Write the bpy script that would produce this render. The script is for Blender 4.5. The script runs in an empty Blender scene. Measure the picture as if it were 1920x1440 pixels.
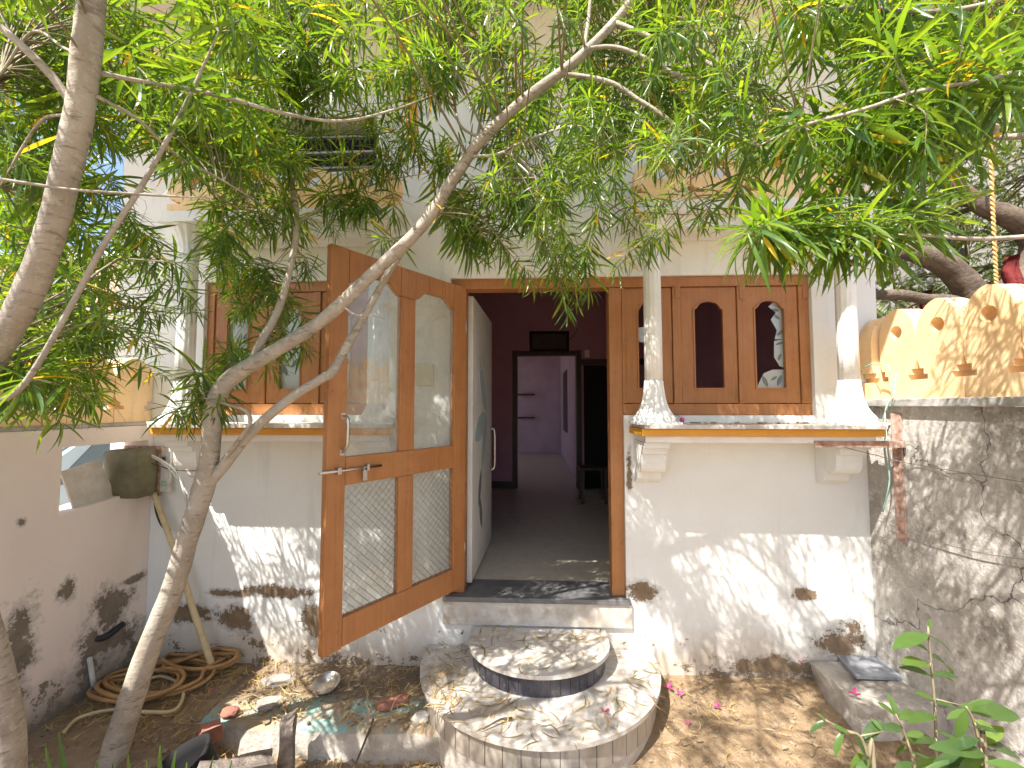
import bpy, bmesh, math, random
import numpy as np
from math import pi, radians, sin, cos, tan, atan2, sqrt
from mathutils import Vector, Matrix, Euler

# ------------------------------------------------------------------ camera, sky, sun, exposure
SC = bpy.context.scene
COL = SC.collection
F, CAM_H, PSI, PIT = 800.0, 1.70, radians(2.7), radians(3.07)
cam_data = bpy.data.cameras.new('camera')
cam_data.sensor_width = 36.0
cam_data.lens = F / 1920 * 36.0
cam_data.clip_start, cam_data.clip_end = 0.05, 2000
cam = bpy.data.objects.new('camera', cam_data)
COL.objects.link(cam)
cam.location = (0, 0, CAM_H)
cam.rotation_euler = (pi / 2 + PIT, 0, PSI)
SC.camera = cam

SUN_D = Vector((0.45, 0.52, -1.0)).normalized()
world = bpy.data.worlds.new('World'); SC.world = world; world.use_nodes = True
wn = world.node_tree.nodes; wl = world.node_tree.links
sky = wn.new('ShaderNodeTexSky'); sky.sky_type = 'NISHITA'; sky.sun_disc = False
sky.sun_elevation = math.asin(-SUN_D.z); sky.sun_rotation = atan2(-SUN_D.x, -SUN_D.y)
sky.dust_density = 2.0; sky.air_density = 1.0; sky.altitude = 200
wl.new(sky.outputs[0], wn['Background'].inputs[0]); wn['Background'].inputs[1].default_value = 0.12
sun_l = bpy.data.lights.new('sun', 'SUN'); sun_l.energy = 5.0; sun_l.angle = radians(0.46); sun_l.color = (1.0, 0.965, 0.90)
sun = bpy.data.objects.new('sun', sun_l); COL.objects.link(sun)
sun.rotation_euler = SUN_D.to_track_quat('-Z', 'Y').to_euler(); sun.location = (-3, -3, 8)
SC.view_settings.view_transform = 'Standard'; SC.view_settings.look = 'None'
SC.view_settings.exposure = 1.38; SC.view_settings.gamma = 1.0; SC.view_settings.use_curve_mapping = False
SC.cycles.max_bounces = 6; SC.cycles.diffuse_bounces = 4; SC.cycles.use_adaptive_sampling = True; SC.cycles.adaptive_threshold = 0.025; SC.cycles.transparent_max_bounces = 10; SC.cycles.glossy_bounces = 2
SC.cycles.use_denoising = True
SC.cycles.sample_clamp_indirect = 6.0

# ------------------------------------------------------------------ helpers
RM = Euler((pi / 2 + PIT, 0, PSI)).to_matrix()
O3 = Vector((0, 0, CAM_H))
def ray(px, py): return RM @ Vector(((px - 960) / F, (720 - py) / F, -1.0))
def at(px, py, x=None, y=None, z=None, d=None):
    """photo pixel (1920x1440) -> world point on the plane x=, y=, z= or at axial distance d"""
    r = ray(px, py)
    t = d if d is not None else (y / r.y if y is not None else (x / r.x if x is not None else (z - CAM_H) / r.z))
    return O3 + r * t
def pix(p):
    c = RM.transposed() @ (Vector(p) - O3)
    if c.z > -0.02: return (1e6, 1e6, -1)
    return (960 + F * c.x / -c.z, 720 - F * c.y / -c.z, -c.z)
YF = 2.83          # facade plane

MATS = {}
class NT:
    def __init__(s, name):
        s.m = bpy.data.materials.new(name); s.m.use_nodes = True
        s.n = s.m.node_tree.nodes; s.l = s.m.node_tree.links
        s.b = s.n['Principled BSDF']; s.out = s.n['Material Output']; MATS[name] = s.m
    def new(s, t, **k):
        o = s.n.new(t)
        for a, v in k.items(): setattr(o, a, v)
        return o
    def link(s, a, b): s.l.new(a, b)
    def val(s, sock, v):
        if hasattr(v, 'is_output') or isinstance(v, bpy.types.NodeSocket): s.l.new(v, sock)
        else: sock.default_value = v
    def pos(s): return s.new('ShaderNodeNewGeometry').outputs['Position']
    def obj(s): return s.new('ShaderNodeTexCoord').outputs['Object']
    def noise(s, scale, detail=5, rough=0.6, vec=None, stretch=None, dist=0.0):
        n = s.new('ShaderNodeTexNoise'); n.inputs['Scale'].default_value = scale
        n.inputs['Detail'].default_value = detail; n.inputs['Roughness'].default_value = rough; n.inputs['Distortion'].default_value = dist
        v = vec if vec is not None else s.pos()
        if stretch:
            mp = s.new('ShaderNodeMapping'); mp.inputs['Scale'].default_value = stretch; s.link(v, mp.inputs[0]); v = mp.outputs[0]
        s.link(v, n.inputs['Vector']); return n.outputs['Fac']
    def math(s, op, a, b=0.0, c=None, clamp=False):
        n = s.new('ShaderNodeMath', operation=op, use_clamp=clamp)
        s.val(n.inputs[0], a); s.val(n.inputs[1], b)
        if c is not None: s.val(n.inputs[2], c)
        return n.outputs[0]
    def ramp(s, fac, lo, hi, a=0.0, b=1.0):
        n = s.new('ShaderNodeMapRange'); n.clamp = True
        s.val(n.inputs[0], fac); n.inputs[1].default_value = lo; n.inputs[2].default_value = hi
        n.inputs[3].default_value = a; n.inputs[4].default_value = b; return n.outputs[0]
    def mix(s, fac, a, b):
        n = s.new('ShaderNodeMix', data_type='RGBA')
        s.val(n.inputs[0], fac)
        for sk, v in ((n.inputs[6], a), (n.inputs[7], b)):
            s.val(sk, (*v, 1) if isinstance(v, tuple) and len(v) == 3 else v)
        return n.outputs[2]
    def bump(s, h, strength=0.3, dist=0.01):
        n = s.new('ShaderNodeBump'); n.inputs['Strength'].default_value = strength; n.inputs['Distance'].default_value = dist
        s.val(n.inputs['Height'], h); s.link(n.outputs[0], s.b.inputs['Normal'])
    def col(s, c): s.val(s.b.inputs['Base Color'], (*c, 1) if isinstance(c, tuple) and len(c) == 3 else c)
    def rough(s, r): s.val(s.b.inputs['Roughness'], r)
    def spec(s, v): s.b.inputs['Specular IOR Level'].default_value = v
    def sep(s, v):
        n = s.new('ShaderNodeSeparateXYZ'); s.link(v, n.inputs[0]); return n.outputs
    def patches(s, lst, amp=1.15, nscale=14):
        """irregular flaked areas: list of (centre, (rx,ry,rz)) in metres -> 0..1 mask"""
        p = s.pos(); acc = None
        nz = s.math('MULTIPLY_ADD', s.noise(nscale * 2.4, 8, 0.75), 2.6 * amp, -1.3 * amp)
        nz2 = s.math('MULTIPLY_ADD', s.noise(nscale * 0.5, 4, 0.6), 2.8 * amp, -1.4 * amp)
        for c, r in lst:
            a = s.new('ShaderNodeVectorMath', operation='SUBTRACT'); s.link(p, a.inputs[0]); a.inputs[1].default_value = c
            b = s.new('ShaderNodeVectorMath', operation='DIVIDE'); s.link(a.outputs[0], b.inputs[0]); b.inputs[1].default_value = r
            L = s.new('ShaderNodeVectorMath', operation='LENGTH'); s.link(b.outputs[0], L.inputs[0])
            acc = L.outputs['Value'] if acc is None else s.math('MINIMUM', acc, L.outputs['Value'])
        v = s.math('ADD', s.math('ADD', acc, nz), nz2)
        return s.ramp(v, 1.0, 1.03, 1.0, 0.0), s.ramp(v, 0.95, 1.75, 0.6, 0.0)

def simple(name, c1, c2=None, scale=8, rough=0.7, bump=0.0, bscale=40, metal=0.0, spec=0.4, local=False, stretch=None, bdist=0.01):
    t = NT(name)
    v = t.obj() if local else None
    if c2 is not None: t.col(t.mix(t.ramp(t.noise(scale, 6, 0.65, vec=v, stretch=stretch), 0.35, 0.65), c1, c2))
    else: t.col(c1)
    t.rough(rough); t.b.inputs['Metallic'].default_value = metal; t.spec(spec)
    if bump: t.bump(t.noise(bscale, 6, 0.65, vec=v, stretch=stretch), bump, bdist)
    return t.m

def wallmat(name, base, tint, patch, patchcol, grime=None, grime_h=0.0, wear=0.0):
    t = NT(name)
    c = t.mix(t.ramp(t.noise(1.6, 5, 0.6), 0.3, 0.7), base, tint)
    c = t.mix(t.ramp(t.noise(24, 5, 0.7), 0.62, 0.78, 0, 0.25), c, tuple(x * 0.6 for x in tint))
    # thin run-down streaks
    c = t.mix(t.ramp(t.noise(9, 4, 0.6, stretch=(1, 1, 0.09)), 0.56, 0.8, 0, 0.35), c, tuple(x * 0.55 for x in tint))
    h = t.noise(30, 6, 0.6)
    if grime:
        z = t.sep(t.pos())[2]
        g = t.math('SUBTRACT', t.math('MULTIPLY', t.noise(5, 6, 0.7, stretch=(1, 1, 0.5)), grime_h * 2.2), z)
        c = t.mix(t.ramp(g, -0.12, 0.12, 0, 0.9), c, grime)
    if wear:      # flaking that thickens towards the foot
        zz = t.sep(t.pos())[2]
        w = t.ramp(t.math('SUBTRACT', t.noise(9, 9, 0.78), t.math('MULTIPLY', zz, 0.55)), wear, wear + 0.012)
        c = t.mix(w, c, t.mix(t.noise(18, 4), patchcol, tuple(x * 1.5 for x in patchcol)))
        h = t.math('SUBTRACT', h, t.math('MULTIPLY', w, 1.2))
    if patch:
        m, halo = t.patches(patch)
        c = t.mix(halo, c, tuple(0.55 * x + 0.12 for x in patchcol))
        c = t.mix(m, c, t.mix(t.ramp(t.noise(12, 5, 0.7), 0.35, 0.65), patchcol, tuple(x * 1.6 for x in patchcol)))
        h = t.math('SUBTRACT', h, t.math('MULTIPLY', m, 1.5))
    t.col(c); t.rough(0.85); t.spec(0.2); t.bump(h, 0.35, 0.008)
    return t.m

def world_mx(o):
    if o is None: return Matrix.Identity(4)
    if o.parent: return world_mx(o.parent) @ o.matrix_parent_inverse @ o.matrix_basis
    return o.matrix_basis.copy()
def setp(o, parent):
    if parent is not None:
        o.parent = parent; o.matrix_parent_inverse = world_mx(parent).inverted()
def tag(o, label=None, cat=None, group=None, kind=None):
    if label: o['label'] = label
    if cat: o['category'] = cat
    if group: o['group'] = group
    if kind: o['kind'] = kind
    return o
def thing(name, label, cat, loc=(0, 0, 0), group=None):
    o = bpy.data.objects.new(name, None); COL.objects.link(o); o.location = loc; o.empty_display_size = 0.1
    o.matrix_basis = Matrix.Translation(loc)
    return tag(o, label, cat, group)
def link(name, me, mat, parent=None, mx=None, smooth=False):
    o = bpy.data.objects.new(name, me); COL.objects.link(o)
    if mat is not None and not me.materials: me.materials.append(MATS[mat] if isinstance(mat, str) else mat)
    if mx is not None: o.matrix_basis = mx
    setp(o, parent)
    return o
class MB:
    """collects shapes into one mesh"""
    def __init__(s): s.bm = bmesh.new()
    def box(s, x0, x1, y0, y1, z0, z1, mx=None, bev=0.0):
        r = bmesh.ops.create_cube(s.bm, size=1.0)
        vs = r['verts']
        for v in vs:
            v.co = Vector(((x0 + x1) / 2 + v.co.x * (x1 - x0), (y0 + y1) / 2 + v.co.y * (y1 - y0), (z0 + z1) / 2 + v.co.z * (z1 - z0)))
        if bev:
            es = list({e for v in vs for e in v.link_edges})
            vs = list({v for f in bmesh.ops.bevel(s.bm, geom=es, offset=bev, segments=2, affect='EDGES', profile=0.6)['faces'] for v in f.verts} | {v for v in vs if v.is_valid})
        if mx is not None: bmesh.ops.transform(s.bm, matrix=mx, verts=vs)
        return s
    def prism(s, pts, axis, a, b, mx=None, holes=()):
        """closed outline pts (u,v) extruded along axis from a to b; u,v are the other two axes in xyz order"""
        bm = s.bm
        def P(u, v, w): return {'x': Vector((w, u, v)), 'y': Vector((u, w, v)), 'z': Vector((u, v, w))}[axis]
        loops = [pts] + list(holes); allv = []
        ea = []; rings = []
        for L in loops:
            va = [bm.verts.new(P(u, v, a)) for u, v in L]
            vb = [bm.verts.new(P(u, v, b)) for u, v in L]
            rings.append((va, vb)); allv += va + vb
        n0 = len(bm.faces)
        if not holes:
            bm.faces.new(rings[0][0]); bm.faces.new(rings[0][1])
        else:
            for k in (0, 1):
                es = []
                for r in rings:
                    vv = r[k]
                    for i in range(len(vv)):
                        e = bm.edges.get((vv[i], vv[(i + 1) % len(vv)])) or bm.edges.new((vv[i], vv[(i + 1) % len(vv)]))
                        es.append(e)
                bmesh.ops.triangle_fill(bm, use_beauty=True, use_dissolve=False, edges=es)
        for va, vb in rings:
            n = len(va)
            for i in range(n):
                bm.faces.new((va[i], va[(i + 1) % n], vb[(i + 1) % n], vb[i]))
        if mx is not None: bmesh.ops.transform(bm, matrix=mx, verts=allv)
        return s
    def tube(s, pts, rad, n=10, res=0, wob=0.0, cap=True, seed=1):
        pts = [Vector(p) for p in pts]; rad = list(rad) if hasattr(rad, '__len__') else [rad] * len(pts)
        if res: pts, rad = crom(pts, rad, res)
        rnd = random.Random(seed); bm = s.bm
        up = Vector((0.31, 0.2, 0.93)); prev = None; rings = []
        for i, p in enumerate(pts):
            t = (pts[min(i + 1, len(pts) - 1)] - pts[max(i - 1, 0)])
            t = t.normalized() if t.length > 1e-9 else Vector((0, 0, 1))
            if prev is None:
                a = t.cross(up)
                if a.length < 1e-3: a = t.cross(Vector((1, 0, 0)))
                a.normalize()
            else:
                a = (prev - t * prev.dot(t)); a = a.normalized() if a.length > 1e-6 else t.orthogonal().normalized()
            prev = a; b = t.cross(a)
            ring = []
            for k in range(n):
                th = 2 * pi * k / n; r = rad[i] * (1 + wob * (rnd.random() - 0.5))
                ring.append(bm.verts.new(p + (a * cos(th) + b * sin(th)) * r))
            rings.append(ring)
        for i in range(len(rings) - 1):
            for k in range(n):
                f = bm.faces.new((rings[i][k], rings[i][(k + 1) % n], rings[i + 1][(k + 1) % n], rings[i + 1][k])); f.smooth = True
        if cap and n > 2:
            bm.faces.new(rings[0]); bm.faces.new(rings[-1])
        return s
    def lathe(s, prof, n=32, centre=(0, 0, 0), mod=None, mx=None):
        """prof: [(r,z)], mod(theta,z)->radius factor"""
        bm = s.bm; rings = []; allv = []
        for r, z in prof:
            ring = [bm.verts.new(Vector(centre) + Vector((cos(2 * pi * k / n) * r * (mod(2 * pi * k / n, z) if mod else 1), sin(2 * pi * k / n) * r * (mod(2 * pi * k / n, z) if mod else 1), z))) for k in range(n)]
            rings.append(ring); allv += ring
        for i in range(len(rings) - 1):
            for k in range(n):
                f = bm.faces.new((rings[i][k], rings[i][(k + 1) % n], rings[i + 1][(k + 1) % n], rings[i + 1][k])); f.smooth = True
        bm.faces.new(rings[0]); bm.faces.new(rings[-1])
        if mx is not None: bmesh.ops.transform(bm, matrix=mx, verts=allv)
        return s
    def mesh(s, name, jitter=0.0, seed=3):
        if jitter:
            r = random.Random(seed)
            for v in s.bm.verts: v.co += Vector((r.uniform(-1, 1), r.uniform(-1, 1), r.uniform(-1, 1))) * jitter
        bmesh.ops.recalc_face_normals(s.bm, faces=s.bm.faces[:])
        me = bpy.data.meshes.new(name); s.bm.to_mesh(me); s.bm.free(); return me
    def build(s, name, mat, parent=None, jitter=0.0, **k):
        return link(name, s.mesh(name, jitter), mat, parent, **k)
def crom(pts, rad, res):
    P = [pts[0] * 2 - pts[1]] + pts + [pts[-1] * 2 - pts[-2]]; out = []; ro = []
    for i in range(1, len(P) - 2):
        for k in range(res):
            t = k / res; p0, p1, p2, p3 = P[i - 1], P[i], P[i + 1], P[i + 2]
            out.append(0.5 * ((2 * p1) + (p2 - p0) * t + (2 * p0 - 5 * p1 + 4 * p2 - p3) * t * t + (3 * p1 - p0 - 3 * p2 + p3) * t ** 3))
            ro.append(rad[i - 1] * (1 - t) + rad[i] * t)
    out.append(pts[-1]); ro.append(rad[-1]); return out, ro
def wall_sheet(x0, x1, z0, z1, y0, y1, holes, sub=None):
    """solid wall between y0 and y1 with rectangular openings, one clean mesh"""
    xs = sorted({x0, x1} | {v for h in holes for v in h[:2]}); zs = sorted({z0, z1} | {v for h in holes for v in h[2:]})
    bm = bmesh.new(); vd = {}
    def V(x, y, z):
        k = (round(x, 5), round(y, 5), round(z, 5))
        if k not in vd: vd[k] = bm.verts.new((x, y, z))
        return vd[k]
    def solid(i, j):
        if i < 0 or j < 0 or i >= len(xs) - 1 or j >= len(zs) - 1: return False
        cx, cz = (xs[i] + xs[i + 1]) / 2, (zs[j] + zs[j + 1]) / 2
        return not any(h[0] < cx < h[1] and h[2] < cz < h[3] for h in holes)
    for i in range(len(xs) - 1):
        for j in range(len(zs) - 1):
            if not solid(i, j): continue
            a, b, c, d = xs[i], xs[i + 1], zs[j], zs[j + 1]
            bm.faces.new((V(a, y0, c), V(b, y0, c), V(b, y0, d), V(a, y0, d)))
            bm.faces.new((V(a, y1, c), V(a, y1, d), V(b, y1, d), V(b, y1, c)))
            if not solid(i - 1, j): bm.faces.new((V(a, y0, c), V(a, y0, d), V(a, y1, d), V(a, y1, c)))
            if not solid(i + 1, j): bm.faces.new((V(b, y0, c), V(b, y1, c), V(b, y1, d), V(b, y0, d)))
            if not solid(i, j - 1): bm.faces.new((V(a, y0, c), V(a, y1, c), V(b, y1, c), V(b, y0, c)))
            if not solid(i, j + 1): bm.faces.new((V(a, y0, d), V(b, y0, d), V(b, y1, d), V(a, y1, d)))
    m = MB(); m.bm.free(); m.bm = bm; return m

# ------------------------------------------------------------------ materials
peel = [(tuple(at(1203, 1113, y=YF)), (0.085, 1, 0.055)), (tuple(at(1510, 1115, y=YF)), (0.06, 1, 0.03)),
        (tuple(at(440, 1112, y=YF)), (0.17, 1, 0.022)), (tuple(at(520, 1110, y=YF)), (0.2, 1, 0.03)),
        (tuple(at(360, 1150, y=YF)), (0.13, 1, 0.05)), (tuple(at(445, 1160, y=YF)), (0.09, 1, 0.06)), (tuple(at(585, 1165, y=YF)), (0.07, 1, 0.09)),
        (tuple(at(1580, 1205, y=YF)), (0.12, 1, 0.09)), (tuple(at(1440, 1250, y=YF)), (0.2, 1, 0.05)), (tuple(at(1180, 890, y=YF)), (0.015, 1, 0.09))]
wallmat('plaster_white', (0.80, 0.81, 0.78), (0.74, 0.73, 0.69), peel, (0.16, 0.115, 0.075), grime=(0.50, 0.42, 0.33), grime_h=0.18, wear=0.495)
XL, XR = -2.60, 2.12
lp = [((XL, *at(210, 1140, x=XL).yz), (1, .085, .10)), ((XL, *at(128, 1102, x=XL).yz), (1, .04, .05)), ((XL, *at(165, 1230, x=XL).yz), (1, .06, .12)),
      ((XL, *at(215, 1200, x=XL).yz), (1, .16, .07)), ((XL, *at(30, 1230, x=XL).yz), (1, .07, .17)), ((XL, *at(40, 980, x=XL).yz), (1, .018, .02)), ((XL, *at(250, 1085, x=XL).yz), (1, .08, .02))]
wallmat('plaster_pink', (0.82, 0.74, 0.67), (0.78, 0.66, 0.60), lp, (0.17, 0.14, 0.11), grime=(0.22, 0.19, 0.15), grime_h=0.14, wear=0.46)
t = NT('plaster_grey')
c = t.mix(t.ramp(t.noise(2.2, 6, 0.65), 0.35, 0.65), (0.70, 0.66, 0.61), (0.46, 0.42, 0.37))
c = t.mix(t.ramp(t.noise(4.5, 9, 0.75, stretch=(1, 1, 0.4)), 0.52, 0.66, 0, 0.7), c, (0.22, 0.195, 0.16))
c = t.mix(t.ramp(t.noise(30, 8, 0.75), 0.5, 0.62, 0, 0.8), c, (0.76, 0.72, 0.68))
c = t.mix(t.ramp(t.noise(16, 8, 0.75), 0.55, 0.63, 0, 0.5), c, (0.22, 0.195, 0.165))
crk = t.new('ShaderNodeTexVoronoi', feature='DISTANCE_TO_EDGE'); crk.inputs['Scale'].default_value = 0.9
nz = t.new('ShaderNodeTexNoise'); nz.inputs['Scale'].default_value = 5; nz.inputs['Detail'].default_value = 6
ad = t.new('ShaderNodeVectorMath', operation='MULTIPLY_ADD'); t.link(nz.outputs['Color'], ad.inputs[0]); ad.inputs[1].default_value = (.35, .35, .35); t.link(t.pos(), ad.inputs[2])
t.link(t.pos(), nz.inputs['Vector']); t.link(ad.outputs[0], crk.inputs['Vector'])
ck = t.ramp(crk.outputs[0], 0.0, 0.0035, 1, 0)
c = t.mix(t.math('MULTIPLY', ck, 0.55), c, (0.08, 0.07, 0.06)); t.col(c); t.rough(0.95); t.spec(0.1)
t.bump(t.math('SUBTRACT', t.noise(26, 9, 0.72), t.math('MULTIPLY', ck, 0.8)), 1.0, 0.03)
simple('coping', (0.55, 0.54, 0.52), (0.22, 0.21, 0.19), 7, 0.9, 0.5, 30)
t = NT('paint_orange')
c = t.mix(t.ramp(t.noise(3, 5), 0.3, 0.7), (0.88, 0.64, 0.37), (0.84, 0.56, 0.28))
c = t.mix(t.ramp(t.noise(16, 7, 0.7), 0.60, 0.68, 0, 0.45), c, (0.52, 0.33, 0.18))
c = t.mix(t.ramp(t.noise(14, 6, 0.7, stretch=(1, 1, 0.12)), 0.52, 0.72, 0, 0.55), c, (0.45, 0.30, 0.19)); t.col(c); t.rough(0.8); t.bump(t.noise(45, 5), 0.25, 0.006)
simple('trim_orange', (0.70, 0.33, 0.035), (0.62, 0.28, 0.04), 6, 0.55, 0.1, 50)
simple('trim_white', (0.82, 0.82, 0.80), (0.72, 0.71, 0.67), 5, 0.7, 0.2, 60)
t = NT('wood_paint')   # enamel over timber: brush grain, grubby marks
c = t.mix(t.ramp(t.noise(5, 4), 0.3, 0.7), (0.43, 0.185, 0.058), (0.36, 0.145, 0.046))
c = t.mix(t.ramp(t.noise(60, 5, 0.7, stretch=(1, 1, 0.04)), 0.45, 0.7, 0, 0.55), c, (0.27, 0.095, 0.03))
c = t.mix(t.ramp(t.noise(2.6, 6, 0.7), 0.5, 0.68, 0, 0.5), c, (0.46, 0.215, 0.08))
c = t.mix(t.ramp(t.noise(20, 7, 0.75), 0.60, 0.68, 0, 0.65), c, (0.19, 0.085, 0.045)); t.col(c); t.rough(t.ramp(t.noise(9), 0.3, 0.7, 0.38, 0.6))
t.bump(t.noise(70, 4, 0.6, stretch=(1, 1, 0.06)), 0.15, 0.004)
t = NT('marble')
c = t.mix(t.ramp(t.noise(3.0, 8, 0.7, dist=1.2), 0.42, 0.62), (0.62, 0.58, 0.53), (0.45, 0.41, 0.36))
c = t.mix(t.ramp(t.noise(11, 7, 0.7), 0.46, 0.66, 0, 0.8), c, (0.38, 0.31, 0.23)); t.col(c); t.rough(t.ramp(t.noise(12), .3, .7, .35, .7)); t.bump(t.noise(50, 5), 0.12, 0.004)
t = NT('marble_shaded')  # marble copy darkened so its colour carries the shade on the lower riser
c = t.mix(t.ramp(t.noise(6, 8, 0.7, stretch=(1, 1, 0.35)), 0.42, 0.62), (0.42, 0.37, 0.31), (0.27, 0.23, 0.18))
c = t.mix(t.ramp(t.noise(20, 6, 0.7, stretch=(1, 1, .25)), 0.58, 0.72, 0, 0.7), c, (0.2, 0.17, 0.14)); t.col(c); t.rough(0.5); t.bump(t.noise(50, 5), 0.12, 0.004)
simple('slate', (0.10, 0.10, 0.105), (0.17, 0.165, 0.16), 9, 0.42, 0.15, 60)
t = NT('tile_dark')
c = t.mix(t.ramp(t.noise(5, 5), 0.35, 0.7), (0.035, 0.033, 0.045), (0.075, 0.07, 0.08))
c = t.mix(t.ramp(t.noise(30, 7, 0.75), 0.6, 0.7, 0, 0.7), c, (0.32, 0.28, 0.24)); t.col(c); t.rough(0.25); t.bump(t.noise(30), 0.08, 0.003)
simple('grout', (0.58, 0.54, 0.48), (0.44, 0.39, 0.33), 20, 0.95, 0.4, 60)
t = NT('dirt')
c = t.mix(t.ramp(t.noise(2.5, 7, 0.65), 0.35, 0.65), (0.40, 0.28, 0.17), (0.27, 0.185, 0.11))
c = t.mix(t.ramp(t.noise(22, 8, 0.75), 0.5, 0.72, 0, 0.8), c, (0.50, 0.39, 0.26))
c = t.mix(t.ramp(t.noise(60, 6, 0.8), 0.6, 0.72, 0, 0.7), c, (0.14, 0.095, 0.06)); t.col(c); t.rough(0.95); t.spec(0.1)
t.bump(t.math('ADD', t.noise(18, 9, 0.75), t.math('MULTIPLY', t.noise(90, 4, 0.8), 0.4)), 0.9, 0.03)
t = NT('platform_paint')
c = t.mix(t.ramp(t.noise(7, 8, 0.72), 0.46, 0.56), (0.36, 0.27, 0.18), (0.27, 0.40, 0.36))
c = t.mix(t.ramp(t.noise(17, 8, 0.75), 0.52, 0.66, 0, 0.85), c, (0.42, 0.34, 0.25))
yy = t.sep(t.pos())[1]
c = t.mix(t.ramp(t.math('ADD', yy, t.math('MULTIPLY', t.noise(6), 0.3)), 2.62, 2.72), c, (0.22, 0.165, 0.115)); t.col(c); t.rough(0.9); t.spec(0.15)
t.bump(t.noise(30, 8, 0.75), 0.7, 0.015)
simple('concrete', (0.50, 0.46, 0.41), (0.30, 0.26, 0.21), 6, 0.95, 0.6, 28, bdist=0.02)
simple('concrete_light', (0.60, 0.57, 0.52), (0.42, 0.38, 0.33), 9, 0.95, 0.5, 34, bdist=0.015)
t = NT('bark')
v = t.pos()
c = t.mix(t.ramp(t.noise(7, 6, 0.65), 0.35, 0.65), (0.46, 0.40, 0.33), (0.29, 0.245, 0.19))
c = t.mix(t.ramp(t.noise(28, 6, 0.7), 0.50, 0.62, 0, 0.75), c, (0.50, 0.455, 0.38))
c = t.mix(t.ramp(t.noise(14, 5, 0.7, stretch=(1, 1, 4)), 0.55, 0.64, 0, 0.7), c, (0.17, 0.135, 0.10)); t.col(c); t.rough(0.85); t.spec(0.2)
t.bump(t.math('ADD', t.noise(55, 6, 0.7), t.math('MULTIPLY', t.noise(20, 5, 0.7, stretch=(1, 1, 5)), .8)), 0.5, 0.01)
simple('bark_dark', (0.17, 0.125, 0.09), (0.085, 0.062, 0.045), 10, 0.9, 0.8, 40, bdist=0.02)
simple('twig', (0.26, 0.23, 0.13), (0.20, 0.15, 0.10), 20, 0.7)
def leafmat(name, cols, old, rnd='island', trans=0.42, rough=0.3, oldfrac=0.03):
    t = NT(name)
    r = t.new('ShaderNodeNewGeometry').outputs['Random Per Island'] if rnd == 'island' else t.new('ShaderNodeObjectInfo').outputs['Random']
    cr = t.new('ShaderNodeValToRGB'); t.link(r, cr.inputs[0]); e = cr.color_ramp.elements
    e[0].position = 0; e[0].color = (*cols[0], 1); e[1].position = 1; e[1].color = (*old, 1)
    for k, cc in enumerate(cols[1:]):
        q = e.new((k + 1) / len(cols) * (1 - oldfrac)); q.color = (*cc, 1)
    q = e.new(1 - oldfrac); q.color = (*cols[-1], 1); q = e.new(1 - oldfrac + 0.005); q.color = (*old, 1)
    c = cr.outputs[0]
    if rnd == 'object':      # blotches and dust
        c = t.mix(t.ramp(t.noise(45, 6, 0.7), 0.5, 0.75, 0, 0.45), c, tuple(0.5 * x + 0.09 for x in cols[0]))
    t.col(c); t.rough(rough); t.spec(0.45)
    tr = t.new('ShaderNodeBsdfTranslucent')
    g = t.new('ShaderNodeMix', data_type='RGBA', blend_type='MULTIPLY'); g.inputs[0].default_value = 1; t.link(c, g.inputs[6]); g.inputs[7].default_value = (3.0, 2.6, 0.8, 1)
    t.link(g.outputs[2], tr.inputs[0])
    mx = t.new('ShaderNodeMixShader'); mx.inputs[0].default_value = trans
    t.link(t.b.outputs[0], mx.inputs[1]); t.link(tr.outputs[0], mx.inputs[2]); t.link(mx.outputs[0], t.out.inputs[0])
    return t.m
LC = [(0.115, 0.20, 0.02), (0.075, 0.15, 0.022), (0.16, 0.235, 0.025), (0.06, 0.12, 0.03)]
leafmat('leaf_stuff', LC, (0.42, 0.30, 0.03)); leafmat('leaf_single', LC, (0.36, 0.28, 0.03), 'object')
leafmat('leaf_far', [(0.09, 0.13, 0.035), (0.13, 0.17, 0.05), (0.07, 0.10, 0.03)], (0.30, 0.22, 0.06), trans=0.4)
leafmat('leaf_plant', [(0.06, 0.12, 0.03), (0.09, 0.165, 0.035), (0.045, 0.09, 0.03)], (0.15, 0.22, 0.05), 'object', rough=0.3)
leafmat('leaf_dry', [(0.34, 0.24, 0.10), (0.20, 0.13, 0.06), (0.42, 0.31, 0.09), (0.15, 0.14, 0.05)], (0.5, 0.34, 0.06), 'object', trans=0.2, rough=0.6)
leafmat('litter', [(0.50, 0.38, 0.17), (0.33, 0.22, 0.10), (0.58, 0.46, 0.2), (0.22, 0.14, 0.07)], (0.6, 0.45, 0.08), trans=0.15, rough=0.7)
simple('petal', (0.62, 0.05, 0.22), (0.50, 0.03, 0.16), 40, 0.6, local=True)
t = NT('glass_dusty')
tr = t.new('ShaderNodeBsdfTransparent'); tr.inputs[0].default_value = (0.93, 0.95, 0.94, 1)
gl = t.new('ShaderNodeBsdfGlossy'); gl.inputs['Roughness'].default_value = 0.03; df = t.new('ShaderNodeBsdfDiffuse'); df.inputs[0].default_value = (0.7, 0.68, 0.62, 1)
fr = t.new('ShaderNodeLayerWeight'); fr.inputs[0].default_value = .5
m1 = t.new('ShaderNodeMixShader'); t.link(t.ramp(t.noise(5, 6, .7), .35, .75, .06, .32), m1.inputs[0]); t.link(tr.outputs[0], m1.inputs[1]); t.link(df.outputs[0], m1.inputs[2])
m2 = t.new('ShaderNodeMixShader'); t.link(t.math('MULTIPLY_ADD', t.math('POWER', fr.outputs['Facing'], 4.0), .55, .05), m2.inputs[0]); t.link(m1.outputs[0], m2.inputs[1]); t.link(gl.outputs[0], m2.inputs[2]); t.link(m2.outputs[0], t.out.inputs[0])
t = NT('glass_frosted')
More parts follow.
